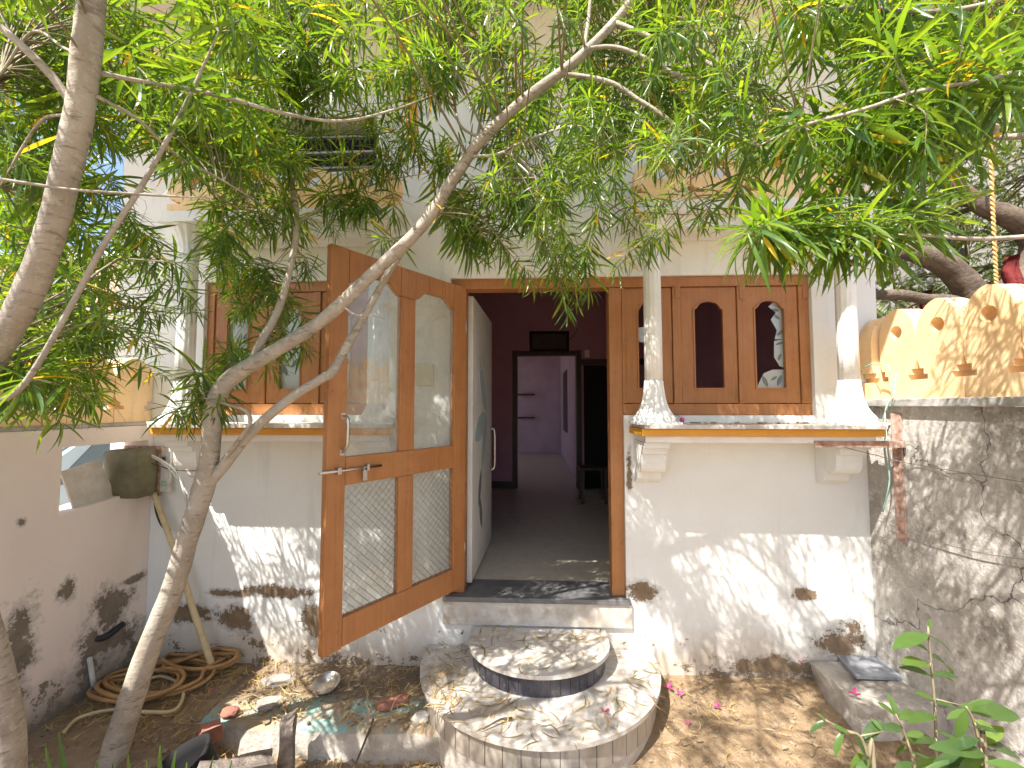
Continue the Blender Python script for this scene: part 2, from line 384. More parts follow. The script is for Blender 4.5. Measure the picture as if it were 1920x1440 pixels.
df = t.new('ShaderNodeBsdfDiffuse'); df.inputs[0].default_value = (0.62, 0.68, 0.68, 1); tl = t.new('ShaderNodeBsdfTranslucent'); tl.inputs[0].default_value = (0.7, 0.75, 0.75, 1)
gl = t.new('ShaderNodeBsdfGlossy'); gl.inputs['Roughness'].default_value = 0.25
a = t.new('ShaderNodeMixShader'); a.inputs[0].default_value = .45; t.link(df.outputs[0], a.inputs[1]); t.link(tl.outputs[0], a.inputs[2])
b = t.new('ShaderNodeMixShader'); b.inputs[0].default_value = .12; t.link(a.outputs[0], b.inputs[1]); t.link(gl.outputs[0], b.inputs[2]); t.link(b.outputs[0], t.out.inputs[0])
simple('etch', (0.16, 0.19, 0.19), None, rough=0.6)
simple('etch_blue', (0.36, 0.46, 0.48), (0.42, 0.50, 0.52), 9, rough=0.6)
simple('steel', (0.62, 0.60, 0.57), (0.45, 0.42, 0.38), 20, 0.3, metal=1.0)
simple('wire', (0.30, 0.28, 0.26), None, rough=0.5, metal=0.6)
simple('rust', (0.50, 0.38, 0.32), (0.27, 0.13, 0.08), 30, 0.9, 0.5, 60)
simple('room_pink', (0.50, 0.26, 0.34), (0.44, 0.21, 0.29), 2, 0.85)
simple('room_lavender', (0.52, 0.41, 0.50), (0.44, 0.33, 0.43), 2, 0.85)
t = NT('room_floor'); t.col(t.mix(t.ramp(t.noise(14, 7, .75), .4, .65), (0.56, 0.51, 0.40), (0.46, 0.41, 0.31))); t.rough(0.35)
simple('dark_wood', (0.045, 0.028, 0.024), (0.07, 0.04, 0.03), 8, 0.5)
simple('black', (0.012, 0.011, 0.012), None, rough=0.9)
simple('door_white', (0.74, 0.73, 0.70), (0.62, 0.60, 0.56), 3, 0.55, 0.1, 30)
simple('plastic_cream', (0.70, 0.64, 0.47), (0.60, 0.54, 0.38), 10, 0.5)
simple('olive_metal', (0.17, 0.155, 0.085), (0.10, 0.085, 0.045), 9, 0.55, 0.25, 40)
simple('board_white', (0.66, 0.62, 0.56), (0.54, 0.48, 0.42), 14, 0.7, 0.1, 40)
simple('rubber_black', (0.025, 0.026, 0.03), None, rough=0.5)
simple('hose', (0.44, 0.25, 0.10), (0.32, 0.17, 0.07), 9, 0.5, 0.2, 60)
simple('bamboo', (0.62, 0.50, 0.30), (0.46, 0.35, 0.19), 10, 0.6, 0.2, 50)
simple('pvc', (0.62, 0.61, 0.58), (0.42, 0.39, 0.34), 12, 0.6)
simple('planter', (0.16, 0.125, 0.11), (0.28, 0.24, 0.21), 14, 0.95, 0.7, 40)
simple('stone', (0.36, 0.32, 0.28), (0.24, 0.21, 0.18), 12, 0.95, 0.6, 40)
simple('brick_red', (0.34, 0.15, 0.10), (0.25, 0.11, 0.08), 14, 0.95, 0.5, 40)
simple('slab_grey', (0.27, 0.28, 0.31), (0.22, 0.23, 0.25), 6, 0.7, 0.1, 60)
t = NT('clear_plastic'); tr = t.new('ShaderNodeBsdfTransparent'); tr.inputs[0].default_value = (0.9, 0.93, 0.95, 1)
gl = t.new('ShaderNodeBsdfGlossy'); gl.inputs['Roughness'].default_value = .1; mx = t.new('ShaderNodeMixShader'); mx.inputs[0].default_value = .3
t.link(tr.outputs[0], mx.inputs[1]); t.link(gl.outputs[0], mx.inputs[2]); t.link(mx.outputs[0], t.out.inputs[0])
simple('pink_cap', (0.70, 0.08, 0.35), None, rough=0.4)
simple('wire_green', (0.25, 0.45, 0.38), None, rough=0.5)
simple('wire_white', (0.70, 0.70, 0.66), None, rough=0.5)
simple('rope_orange', (0.70, 0.42, 0.16), (0.55, 0.30, 0.10), 30, 0.8)
simple('cloth_red', (0.30, 0.045, 0.04), (0.22, 0.03, 0.03), 10, 0.8)
simple('far_peach', (0.56, 0.36, 0.26), (0.50, 0.31, 0.22), 1, 0.9)
simple('far_white', (0.78, 0.77, 0.74), (0.70, 0.69, 0.66), 1, 0.9)
simple('far_grey', (0.33, 0.32, 0.30), (0.20, 0.19, 0.17), 0.8, 0.95, 0.4, 3)
simple('car_paint', (0.36, 0.43, 0.47), None, rough=0.25, spec=0.6)
simple('car_glass', (0.05, 0.075, 0.09), None, rough=0.08, spec=0.8)
simple('stump', (0.30, 0.25, 0.21), (0.11, 0.085, 0.07), 12, 0.95, 0.8, 30, bdist=0.02)
simple('pebble', (0.31, 0.23, 0.155), (0.20, 0.15, 0.105), 14, 0.95, 0.4, 60)
# ------------------------------------------------------------------ ground and platform
def gz(x, y):
    """ground height in the yard: low in front on the left, rising towards the right-hand wall foot"""
    k = min(1, max(0, (x + 0.2) / 1.0)); k = k * k * (3 - 2 * k)
    r = min(1, max(0, (y - 1.5) / 1.2))
    l = min(1, max(0, (-1.55 - x) / .3)) * min(1, max(0, (y - 1.75) / .3))
    return -0.15 + k * (0.06 + 0.10 * r) + l * 0.155
rnd = random.Random(11)
xs = [-400, -120, -40, -15, -8, -5] + [-3.6 + 0.06 * i for i in range(121)] + [5, 8, 15, 40, 120, 400]
ys = [-400, -120, -40, -12, -4, -1] + [0.0 + 0.06 * i for i in range(50)] + [3.3, 4, 6, 10, 20, 50, 140, 400]
vv = []; ff = []
from mathutils import noise as mn
for y in ys:
    for x in xs:
        near = -3.6 <= x <= 3.7 and -0.1 < y < 2.97
        z = gz(x, y) if near or (abs(x) < 9 and y < 6) else -0.12
        if near: z += mn.fractal(Vector((x * 5, y * 5, 0)), 1.0, 2.0, 4) * 0.012
        vv.append((x, y, z))
nx = len(xs)
for j in range(len(ys) - 1):
    for i in range(nx - 1): ff.append((j * nx + i, j * nx + i + 1, (j + 1) * nx + i + 1, (j + 1) * nx + i))
me = bpy.data.meshes.new('ground'); me.from_pydata(vv, [], ff)
for p in me.polygons: p.use_smooth = True
tag(link('ground', me, 'dirt'), kind='structure')

# raised walk along the left half of the facade, front edge uneven
m = MB(); n = 40; prof_t = []; prof_f = []
x0, x1 = -1.80, -0.40
top = []; fr = []; bt = []
for i in range(n + 1):
    x = x0 + (x1 - x0) * i / n
    yf = 2.30 + mn.noise(Vector((x * 4, 1, 0))) * 0.03 + mn.noise(Vector((x * 14, 3, 0))) * 0.01
    row = []
    for j in range(13):
        tt = j / 12; yy_ = yf + (YF - 0.002 - yf) * tt
        zz = 0.0 + mn.fractal(Vector((x * 6, yy_ * 6, 2)), 1, 2, 4) * 0.010 + (-.02 if j == 0 else 0) + max(0, (tt - .75)) * 0.08
        row.append(m.bm.verts.new((x, yy_, zz)))
    top.append(row); fr.append(m.bm.verts.new((x, yf - 0.01 + mn.noise(Vector((x * 20, 9, 0))) * .012, -0.08))); bt.append(m.bm.verts.new((x, yf - 0.03, -0.25)))
for i in range(n):
    for j in range(12): m.bm.faces.new((top[i][j], top[i + 1][j], top[i + 1][j + 1], top[i][j + 1]))
    f1 = m.bm.faces.new((top[i][0], fr[i], fr[i + 1], top[i + 1][0])); f2 = m.bm.faces.new((fr[i], bt[i], bt[i + 1], fr[i + 1]))
    f1.material_index = f2.material_index = 1
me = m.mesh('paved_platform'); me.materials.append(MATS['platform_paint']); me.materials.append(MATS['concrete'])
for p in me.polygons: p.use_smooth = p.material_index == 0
tag(link('paved_platform', me, None), kind='structure')

# ------------------------------------------------------------------ house
ZT = 0.479                      # threshold level = room floor
DX0, DX1 = -0.55, 0.60          # door frame, outside
WR = 1.818; WZ0, WZ1 = 1.645, 2.571
WL0, WL1 = -2.275, -1.115
HX0, HX1 = -2.91, 2.22
house = thing('house', 'white plastered house with orange trimmed window bays and an open wooden door', 'house', (0, YF, 0))
holes = [(DX0, DX1, ZT - 0.03, WZ1), (DX1, WR, WZ0, WZ1), (WL0, WL1, WZ0, WZ1), (-1.911, -1.075, 3.337, 3.74)]
wall_sheet(HX0, HX1, -0.3, 5.2, YF, YF + 0.25, holes).build('wall', 'plaster_white', house)
MB().box(HX0, HX0 + .25, YF + .252, 13.5, -.3, 5.2).build('side_wall', 'plaster_white', house)
MB().box(HX1 - .25, HX1, YF + .252, 13.5, -.3, 5.2).build('side_wall', 'plaster_white', house)
MB().box(HX0, HX1, 13.502, 13.7, -.3, 5.2).build('back_wall', 'plaster_white', house)
MB().box(HX0, HX1, YF, 13.7, 5.203, 5.35).build('roof', 'concrete', house)
# projecting slab of the upper floor on curved painted brackets
MB().box(HX0 - 1.4, HX1 + 0.3, 1.43, YF - .002, 4.46, 4.60).build('overhang', 'trim_white', house)  # left end drawn out past the house to shade the left bay
def curved_bracket(x, w=0.075):
    pts = []
    for i in range(13):
        a = i / 12 * pi / 2
        pts.append((YF - 0.003 - 0.95 * (1 - cos(a)), 3.54 + 0.90 * sin(a)))
    pts2 = [(y + 0.07 if i else YF - 0.003, min(4.452, z + 0.075)) for i, (y, z) in enumerate(pts)]
    outl = pts + [(p[0], p[1]) for p in reversed(pts2)]
    mm = MB()
    for i in range(12):
        q = [pts[i], pts[i + 1], (min(YF - .003, pts[i + 1][0] + .055), pts[i + 1][1] - 0.0 + .02), (min(YF - .003, pts[i][0] + .055), pts[i][1] + .02)]
        mm.prism(q, 'x', x - w / 2, x + w / 2)
    return mm
curved_bracket(-0.83).build('bracket', 'trim_orange', house); curved_bracket(-2.75).build('bracket', 'trim_orange', house)
# ventilator above the left bay
for k in range(3):
    zc = 3.42 + k * 0.115
    MB().box(-1.909, -1.077, YF + .09, YF + .115, zc - .008, zc + .008).build('ventilator_bar', 'wire', house)
MB().box(-1.909, -1.077, YF + .20, YF + .24, 3.34, 3.738).build('ventilator_dark', 'black', house)  # black sheet stands in for the darkness inside the opening

# rooms
RY = 6.5
MB().box(HX0 + .252, HX1 - .252, YF + .03, 13.5, .30, ZT - .004).build('room_floor', 'room_floor', house)
MB().box(HX0 + .252, HX1 - .252, YF + .252, 13.5, 4.0, 4.1).build('room_ceiling', 'room_pink', house)
MB().box(HX0 + .252, HX0 + .262, YF + .252, RY, ZT, 3.998).build('room_wall', 'room_pink', house)
MB().box(HX1 - .262, HX1 - .252, YF + .252, RY, ZT, 3.998).build('room_wall', 'room_pink', house)
IX0, IX1, IZ1 = -0.245, 0.69, 2.50
wall_sheet(HX0 + .264, HX1 - .264, ZT, 3.996, RY, RY + .15, [(IX0, IX1, ZT, IZ1), (0.78, 1.5, ZT, 2.33)]).build('partition_wall', 'room_pink', house)
fr = house
MB().box(IX0 - .055, IX0 + .02, RY - .02, RY + .17, ZT, IZ1 + .06).build('inner_door_frame', 'dark_wood', house)
MB().box(IX1 - .02, IX1 + .055, RY - .02, RY + .17, ZT, IZ1 + .06).build('inner_door_frame', 'dark_wood', house)
MB().box(IX0 + .021, IX1 - .021, RY - .02, RY + .17, IZ1 - .01, IZ1 + .055).build('inner_door_frame', 'dark_wood', house)
MB().box(.785, 1.495, RY + .03, RY + .07, ZT + .002, 2.325).build('black_panel', 'black', house)  # flat black panel filling the opening beside the inner doorway
MB().box(.70, 2.0, RY - .035, RY - .005, 2.335, 2.42).build('shelf_board', 'dark_wood', house)
# back room
MB().box(IX1 + .06, IX1 + .12, RY + .16, 11.33, ZT, 3.99).build('back_room_wall', 'room_lavender', house)
wall_sheet(-2.4, IX1 + .058, ZT, 3.99, 11.35, 11.45, []).build('back_room_wall', 'room_lavender', house)
wb = wall_sheet(RY + .16, 11.34, ZT, 3.99, 0, 0.08, [(7.6, 10.2, 1.2, 3.2)])
wb.build('back_room_wall', 'room_lavender', house, mx=Matrix.Translation((-2.5, 0, 0)) @ Matrix(((0, -1, 0, 0), (1, 0, 0, 0), (0, 0, 1, 0), (0, 0, 0, 1))))
# the back room is lit through a broad opening in the outside wall
house_side = [o for o in house.children if o.name.startswith('side_wall')][0]
house_side.data = wall_sheet(YF + .252, 13.5, -.3, 5.2, 0, .25, [(7.6, 10.2, 1.2, 3.2)]).mesh('side_wall'); house_side.data.materials.append(MATS['plaster_white'])
house_side.matrix_basis = Matrix.Translation((HX0 + .25, 0, 0)) @ Matrix(((0, -1, 0, 0), (1, 0, 0, 0), (0, 0, 1, 0), (0, 0, 0, 1)))
MB().box(IX1 + .045, IX1 + .058, 9.1, 10.2, 1.15, 2.5).build('wall_panel', 'dark_wood', house)  # flat dark panel on the side wall of the back room
for px, py in ((985, 740), (985, 783)):
    p = at(px, py, y=11.3); MB().box(p.x - .2, p.x + .25, 11.2, 11.345, p.z - .02, p.z + .02).build('wall_shelf', 'dark_wood', house)
# framed picture over the inner doorway
pc = at(1030, 640, y=RY - .03)
pf = thing('framed_picture', 'dark framed picture hanging above the inner doorway of the pink room', 'picture', (pc.x, RY - .03, pc.z - .15))
MB().box(pc.x - .30, pc.x + .30, RY - .03, RY - .002, pc.z - .155, pc.z - .115).box(pc.x - .30, pc.x + .30, RY - .03, RY - .002, pc.z + .115, pc.z + .155).box(pc.x - .30, pc.x - .26, RY - .03, RY - .002, pc.z - .114, pc.z + .114).box(pc.x + .26, pc.x + .30, RY - .03, RY - .002, pc.z - .114, pc.z + .114).build('frame', 'black', pf)
MB().box(pc.x - .259, pc.x + .259, RY - .018, RY - .004, pc.z - .113, pc.z + .113).build('picture_panel', 'dark_wood', pf)

# timber frame of door and right-hand window: posts and rails butt end to end
FY0, FY1 = YF + 0.03, YF + 0.13
def bar(name, x0, x1, z0, z1, y0=FY0, y1=FY1, mat='wood_paint', parent=house, bev=.004):
    return MB().box(x0, x1, y0, y1, z0, z1, bev=bev).build(name, mat, parent)
bar('door_frame', DX0 + .002, DX0 + .10, ZT, 2.50); bar('door_frame', DX1 - .085, DX1 - .001, ZT, 2.50)
bar('door_frame', DX0 + .002, WR - .002, 2.502, WZ1 - .002, FY0 - .004)
bar('window_frame', DX1 + .001, WR - .002, WZ0 + .002, WZ0 + .075)
bar('window_frame', DX1 + .001, DX1 + .022, WZ0 + .077, 2.50)
shut_r = [(at(1168, 600, y=YF).x + .02, at(1263, 600, y=YF).x), (at(1281, 600, y=YF).x, at(1386, 600, y=YF).x), (at(1396, 600, y=YF).x, at(1503, 600, y=YF).x)]
shut_r[0] = (DX1 + .024, shut_r[0][1])
for k in range(2): bar('window_frame', shut_r[k][1] + .004, shut_r[k + 1][0] - .004, WZ0 + .077, 2.50)
bar('window_frame', shut_r[2][1] + .004, WR - .002, WZ0 + .077, 2.50)
bar('window_frame', WL0 + .002, WL1 - .002, WZ0 + .002, WZ0 + .075); bar('window_frame', WL0 + .002, WL1 - .002, 2.502, WZ1 - .002, FY0 - .004)
wl_w = (WL1 - WL0)
lx = [WL0 + .002, WL0 + .05, WL0 + .05 + .33, WL0 + .43, WL0 + .43 + .33, WL0 + .81, WL1 - .05, WL1 - .002]
for k in range(0, 8, 2): bar('window_frame', lx[k], lx[k + 1], WZ0 + .077, 2.50)
shut_l = [(lx[1] + .004, lx[2] - .004), (lx[3] + .004, lx[4] - .004), (lx[5] + .004, lx[6] - .004)]

def ogee(x0, x1, z0, z1, rise=0.055, n=14):
    """opening outline: straight sides, bracketed (ogee) head"""
    pts = [(x0, z0), (x1, z0), (x1, z1 - rise)]
    for i in range(1, n):
        t_ = i / n; u = 1 - t_
        s_ = abs(2 * t_ - 1)
        h = 1.0 if s_ < .45 else 0.5 + 0.5 * cos((s_ - .45) / .55 * pi)
        pts.append((x0 + (x1 - x0) * u, z1 - rise + rise * h * (0.86 + .14 * cos(s_ * pi / .9) if s_ < .45 else .86 + .14 * cos(.5 * pi))))
    pts.append((x0, z1 - rise)); return pts
SY0, SY1 = FY0 + .012, FY0 + .05
def motif(x, z, s, ang):
    """pointed leaf outline"""
    pts = []
    for i in range(9):
        t_ = i / 8; pts.append((t_, .17 * sin(pi * t_) ** .8))
    for i in range(7, 0, -1):
        t_ = i / 8; pts.append((t_, -.17 * sin(pi * t_) ** .8))
    ca, sa = cos(ang), sin(ang)
    return [(x + s * (u * ca - v * sa), z + s * (u * sa + v * ca)) for u, v in pts]
def shutter(x0, x1, panes, label=None):
    z0, z1 = WZ0 + .080, 2.497
    gx0, gx1, gz0, gz1 = x0 + .078, x1 - .078, z0 + .09, z1 - .085
    m_ = MB().prism([(x0, z0), (x1, z0), (x1, z1), (x0, z1)], 'y', SY0, SY1, holes=[ogee(gx0, gx1, gz0, gz1)])
    s = m_.build('window_shutter', 'wood_paint', house)
    og = ogee(gx0, gx1, gz0, gz1); og2 = ogee(gx0 + .010, gx1 - .010, gz0 + .010, gz1 - .010)
    MB().prism(og, 'y', SY0 - .006, SY0 + .02, holes=[og2]).build('bead', 'wood_paint', s)
    yp = SY1 - .012
    if panes == 'full':
        g = MB().prism(ogee(gx0 + .001, gx1 - .001, gz0 + .001, gz1 - .001), 'y', yp, yp + .004).build('glass_pane', 'glass_frosted', s)
        cx = (gx0 + gx1) / 2
        for q, (dx, dz, a) in enumerate(((-.03, .10, 1.9), (.0, .16, .9), (-.01, .28, 2.2), (.02, .36, .7), (-.03, .46, 1.7), (.01, .52, .5))):
            MB().prism(motif(cx + dx, gz0 + dz, .085, a), 'y', yp - .003, yp - .001).build('etched_motif', 'etch', s)
    for sh in panes if isinstance(panes, list) else []:
        out = [(gx0 + u * (gx1 - gx0), gz0 + v * (gz1 - gz0)) for u, v in sh[0]]
        MB().prism(out, 'y', yp, yp + .004).build('glass_shard', 'glass_frosted', s)
        for u, v, sc, a in sh[1]:
            MB().prism(motif(gx0 + u * (gx1 - gx0), gz0 + v * (gz1 - gz0), sc, a), 'y', yp - .003, yp - .001).build('etched_motif', 'etch', s)
    return s
shutter(*shut_r[0], [([(0, .55), (1, .50), (1, .63), (.75, .73), (.35, .71), (0, .70)], [(.45, .60, .07, .4)])])
shutter(*shut_r[1], [])
sh3 = [([(.55, .93), (.75, .985), (1, .93), (1, .56), (.72, .56), (.80, .66), (.62, .78), (.78, .86)], [(.66, .90, .05, -.3), (.72, .84, .05, -.8), (.78, .60, .06, .7)]),
       ([(.70, .54), (1, .56), (1, .24), (.85, .26), (.68, .36)], [(.74, .50, .05, .3), (.8, .32, .05, 1.2)]),
       ([(.08, .005), (.995, .005), (.995, .22), (.62, .22), (.34, .18)], [(.45, .03, .08, 2.0), (.55, .10, .05, .6), (.75, .04, .08, 1.2)])]
shutter(*shut_r[2], sh3)
for s_ in shut_l: shutter(*s_, 'full')
# hinge blocks let into the right window's mullions
for px in (1270, 1391, 1510):
    for py in (545, 735):
        p = at(px, py, y=FY0); bar('hinge_block', p.x - .018, p.x + .018, p.z - .055, p.z + .055, FY0 - .005, FY0 + .0, bev=.002)

# open screen door, hinged on the left post and swung out towards the yard
hg = Vector((DX0 + .09, YF + .02, 0)); fe = Vector((*at(600, 462, d=2.07).xy, 0)); fe2 = (fe - hg); DW = 0.985
ang = atan2(fe2.y, fe2.x)
DM = Matrix.Translation(hg) @ Matrix.Rotation(ang, 4, 'Z')     # local x = along the leaf, y = thickness, z up
sd = MB().box(.885, DW, -.02, .02, .525, 2.505, bev=.004).build('screen_door', 'wood_paint', house, mx=DM); sd['label'] = 'open orange brown screen door leaf with glass above and wire mesh below'
def dpart(name, m_, mat='wood_paint'):
    o = m_.build(name, mat, None, mx=DM.copy()); setp(o, sd); return o
dpart('stile', MB().box(.001, .11, -.02, .02, .53, 2.505, bev=.004))
dpart('mullion', MB().box(.443, .550, -.018, .018, 1.452, 2.333, bev=.003)); dpart('mullion', MB().box(.443, .550, -.018, .018, .672, 1.308, bev=.003))
dpart('rail', MB().box(.112, .883, -.019, .019, 1.310, 1.450, bev=.003)); dpart('rail', MB().box(.112, .883, -.019, .019, .532, .670, bev=.003))
# top rail made of short upright boards, their lower ends cut to the two arched heads
def head(u):
    for a, b in ((.112, .442), (.551, .883)):
        if a <= u <= b:
            s_ = abs(2 * (u - a) / (b - a) - 1)
            h = 1.0 if s_ < .4 else 0.5 + 0.5 * cos((s_ - .4) / .6 * pi)
            return 2.335 + .062 * h
    return 2.335
cuts = [.112, .225, .335, .442, .551, .66, .775, .883]
for a, b in zip(cuts, cuts[1:]):
    us = [a + .0012 + (b - a - .0024) * i / 8 for i in range(9)]
    dpart('head_board', MB().prism([(u, head(u)) for u in us] + [(b - .0012, 2.503), (a + .0012, 2.503)], 'y', -.018, .018))
for a, b in ((.1125, .4425), (.5505, .8825)):
    us = [a + (b - a) * i / 12 for i in range(13)]
    dpart('glass_pane', MB().prism([(a, 1.4515), (b, 1.4515)] + [(u, head(u) - .002) for u in reversed(us)], 'y', -.002, .002), 'glass_dusty')
    mm = MB(); W_ = b - a; H_ = 1.309 - .671; st = .042; rw = .0013
    for sgn in (1, -1):
        k = -H_
        while k < W_ + H_:
            # line u = k + sgn*v clipped to the panel
            seg = []
            for v in np.linspace(0, H_, 60):
                u = k + (v if sgn > 0 else H_ - v)
                if 0 <= u <= W_: seg.append((u, v))
            if len(seg) > 1:
                p, q = seg[0], seg[-1]
                mm.tube([(a + p[0], .008 * sgn * .3 + .010, .671 + p[1]), (a + q[0], .008 * sgn * .3 + .010, .671 + q[1])], rw, 4)
            k += st
    dpart('wire_mesh', mm, 'wire')
    dpart('glass_pane', MB().box(a, b, -.006, -.003, .6715, 1.3085), 'glass_dusty')
# pull handle, tower bolt with its staple
hx = .905
dpart('handle', MB().tube([(hx, .02, 1.655), (hx, .062, 1.645), (hx, .066, 1.58), (hx, .058, 1.51), (hx, .02, 1.475)], .0085, 8, 5).box(hx - .012, hx + .012, .0195, .024, 1.64, 1.67).box(hx - .012, hx + .012, .0195, .024, 1.46, 1.49), 'steel')
dpart('bolt', MB().tube([(.68, .033, 1.388), (1.03, .033, 1.388)], .007, 8).box(.92, .94, .0195, .044, 1.372, 1.404).box(.76, .775, .0195, .044, 1.372, 1.404), 'steel')
dpart('hasp', MB().box(.775, .80, .040, .0455, 1.325, 1.375).tube([(.787, .036, 1.388), (.787, .044, 1.36)], .006, 6), 'steel')
dpart('hinge', MB().tube([(-.004, .012, .72), (-.004, .012, .82)], .008, 8), 'steel'); dpart('hinge', MB().tube([(-.004, .012, 2.2), (-.004, .012, 2.3)], .008, 8), 'steel')

# solid inner door, swung inwards against the room's left side
IM = Matrix.Translation((DX0 + .102, YF + .16, 0)) @ Matrix.Rotation(radians(87.5), 4, 'Z')
idr = MB().box(.0, .97, -.03, .006, ZT + .012, 2.49, bev=.003).build('inner_door', 'door_white', house, mx=IM); idr['label'] = 'off white inner door painted with a blue leaf'
def ipart(name, m_, mat):
    o = m_.build(name, mat, None, mx=IM.copy()); setp(o, idr)
IYF = -.0325
for (x, z, s_, a) in ((.62, 1.66, .52, 2.35), (.60, 1.63, .55, 3.45), (.64, 1.62, .50, 4.15), (.25, .95, .3, 1.1), (.42, .75, .3, 2.0)):
    ipart('painted_leaf', MB().prism(motif(x, z, s_, a), 'y', IYF, -.0304), 'etch_blue' if z > 1.2 else 'etch')
ipart('door_pull', MB().tube([(.86, -.03, 1.50), (.86, -.07, 1.49), (.86, -.075, 1.32), (.86, -.07, 1.16), (.86, -.03, 1.14)], .011, 8, 4), 'steel')
ipart('peephole', MB().lathe([(.014, 0), (.016, .006), (.012, .010)], 12, mx=Matrix.Translation((.3, -.030, 2.0)) @ Matrix.Rotation(pi / 2, 4, 'X')), 'steel')

# threshold and ledges
MB().box(DX0 - .03, DX1 + .02, YF - .035, YF + .26, ZT - .032, ZT - .001, bev=.004).build('threshold', 'slate', house)
MB().box(DX0 - .03, DX1 + .03, YF - .022, YF - .001, .30, ZT - .034, bev=.003).build('threshold_riser', 'marble', house)

def corbel(x, parent, w=.15):
    pts = [(YF - .002, 1.49), (YF - .26, 1.488), (YF - .26, 1.455), (YF - .225, 1.45), (YF - .225, 1.42), (YF - .19, 1.415)]
    for i in range(9):
        a = i / 8 * pi * .9; pts.append((YF - .145 - .045 * cos(a), 1.37 - .06 * sin(a) - .02 * i / 8))
    pts += [(YF - .09, 1.30), (YF - .075, 1.25), (YF - .04, 1.225), (YF - .002, 1.22)]
    o = MB().prism(pts, 'x', x - w / 2, x + w / 2).build('corbel', 'plaster_white', parent); return o
def flute(nf, amp): return lambda th, z: 1 + amp * (abs(cos(nf * th / 2)) - .5)
COLM = None
def column(x, y, z0, z1):
    prof = []
    # base: torus, lotus bell; shaft; necking and bell capital
    H = z1 - z0
    for r, h in ((.120, 0), (.120, .018), (.112, .022), (.118, .035), (.108, .05), (.100, .058), (.090, .075), (.080, .095), (.070, .125), (.062, .165), (.056, .215), (.053, .24), (.053, .252), (.052, .258)): prof.append((r, h))
    b = MB().lathe(prof, 48, mod=flute(12, .16)); b.box(-.125, .125, -.125, .125, -.001, .012)
    base = b.mesh('column_base')
    shaft = MB().lathe([(.052, .2585), (.052, .5), (.050, H - .24), (.049, H - .205)], 48, mod=flute(12, .07)).mesh('column')
    capm = MB().lathe([(.056, H - .2045), (.056, H - .19), (.050, H - .185), (.058, H - .13), (.078, H - .07), (.105, H - .03), (.112, H - .02)], 48, mod=flute(12, .10)).box(-.12, .12, -.12, .12, H - .0195, H - .001).mesh('column_capital')
    return shaft, base, capm
cs, cb, cc = column(0, 0, 0, 1.275)
for me in (cs, cb, cc): me.materials.append(MATS['trim_white'])
def put_column(x, y, z0):
    mx = Matrix.Translation((x, y, z0)); o = link('column', cs, None, house, mx.copy())
    for nm, me in (('column_base', cb), ('column_capital', cc)):
        q = link(nm, me, None, None, mx.copy()); setp(q, o)

# merlon: domed openwork unit shared by the parapets
def merlon_mesh(w, h, th, slit=.016):
    def side():
        return [(.5 - slit / 2, .0), (.5 - slit / 2, .20), (.26, .20), (.26, .255), (.35, .255), (.35, .315), (.435, .315), (.46, .36), (.5 - slit, .40), (.5 - slit, .64)]
    R = side(); D = []
    for i in range(1, 12):
        a = i / 12 * pi / 2; D.append(((.5 - slit) * cos(a) ** .8, .64 + .36 * (sin(a) * .88 + .12 * (i / 12) ** 3)))
    top = [(0, 1.0)]
    full = R + D + top + [(-u, v) for u, v in reversed(D)] + [(-u, v) for u, v in reversed(R)]
    pts = [(u * w, v * h) for u, v in full]
    cir = [(.155 * w * cos(2 * pi * k / 16), .735 * h + .155 * w * sin(2 * pi * k / 16)) for k in range(16)]
    m_ = MB().prism(pts, 'y', -th / 2, th / 2, holes=[cir])
    me = m_.mesh('merlon'); me.materials.append(MATS['paint_orange']); return me
def bay(x0, x1, cols, side):
    led = MB().box(x0 + .01, x1 - .01, 2.475, YF - .002, 1.574, 1.598, bev=.003).build('ledge', 'marble', house)
    MB().box(x0, x1, 2.50, YF - .004, 1.532, 1.572, bev=.004).build('ledge_trim', 'trim_orange', led)
    MB().box(x0 + .03, x1 - .03, 2.535, YF - .006, 1.492, 1.530, bev=.003).build('ledge_moulding', 'trim_white', led)
    for c in cols:
        corbel(c, led); put_column(c, 2.615, 1.599)
    can = MB().box(x0 - .03, x1 + .03, 2.545, YF - .002, 2.876, 2.945, bev=.004).build('canopy', 'trim_white', house)
    MB().box(x0 + .01, x1 - .01, 2.60, YF - .004, 2.80, 2.874, bev=.003).build('canopy_moulding', 'trim_white', can)
    return can
MERS = merlon_mesh(.34, .26, .07)
for (x0, x1, cols) in ((.63, 1.985, (.735, 1.876)), (-2.33, -.829, (-2.215, -.945))):
    can = bay(x0, x1, cols, 0)
    n = int(round((x1 - x0 + .0) / .34)); w = (x1 - x0 + .02) / n
    for k in range(n):
        q = link('merlon', MERS, None, None, Matrix.Translation((x0 - .01 + w * (k + .5), 2.60, 2.946)) @ Matrix.Diagonal((w / .34, 1, 1, 1))); setp(q, can)
# cream switch board on the wall beside the door
MB().box(-.80, -.655, YF - .03, YF - .001, 1.84, 1.985, bev=.006).build('switch_board', 'plastic_cream', house)

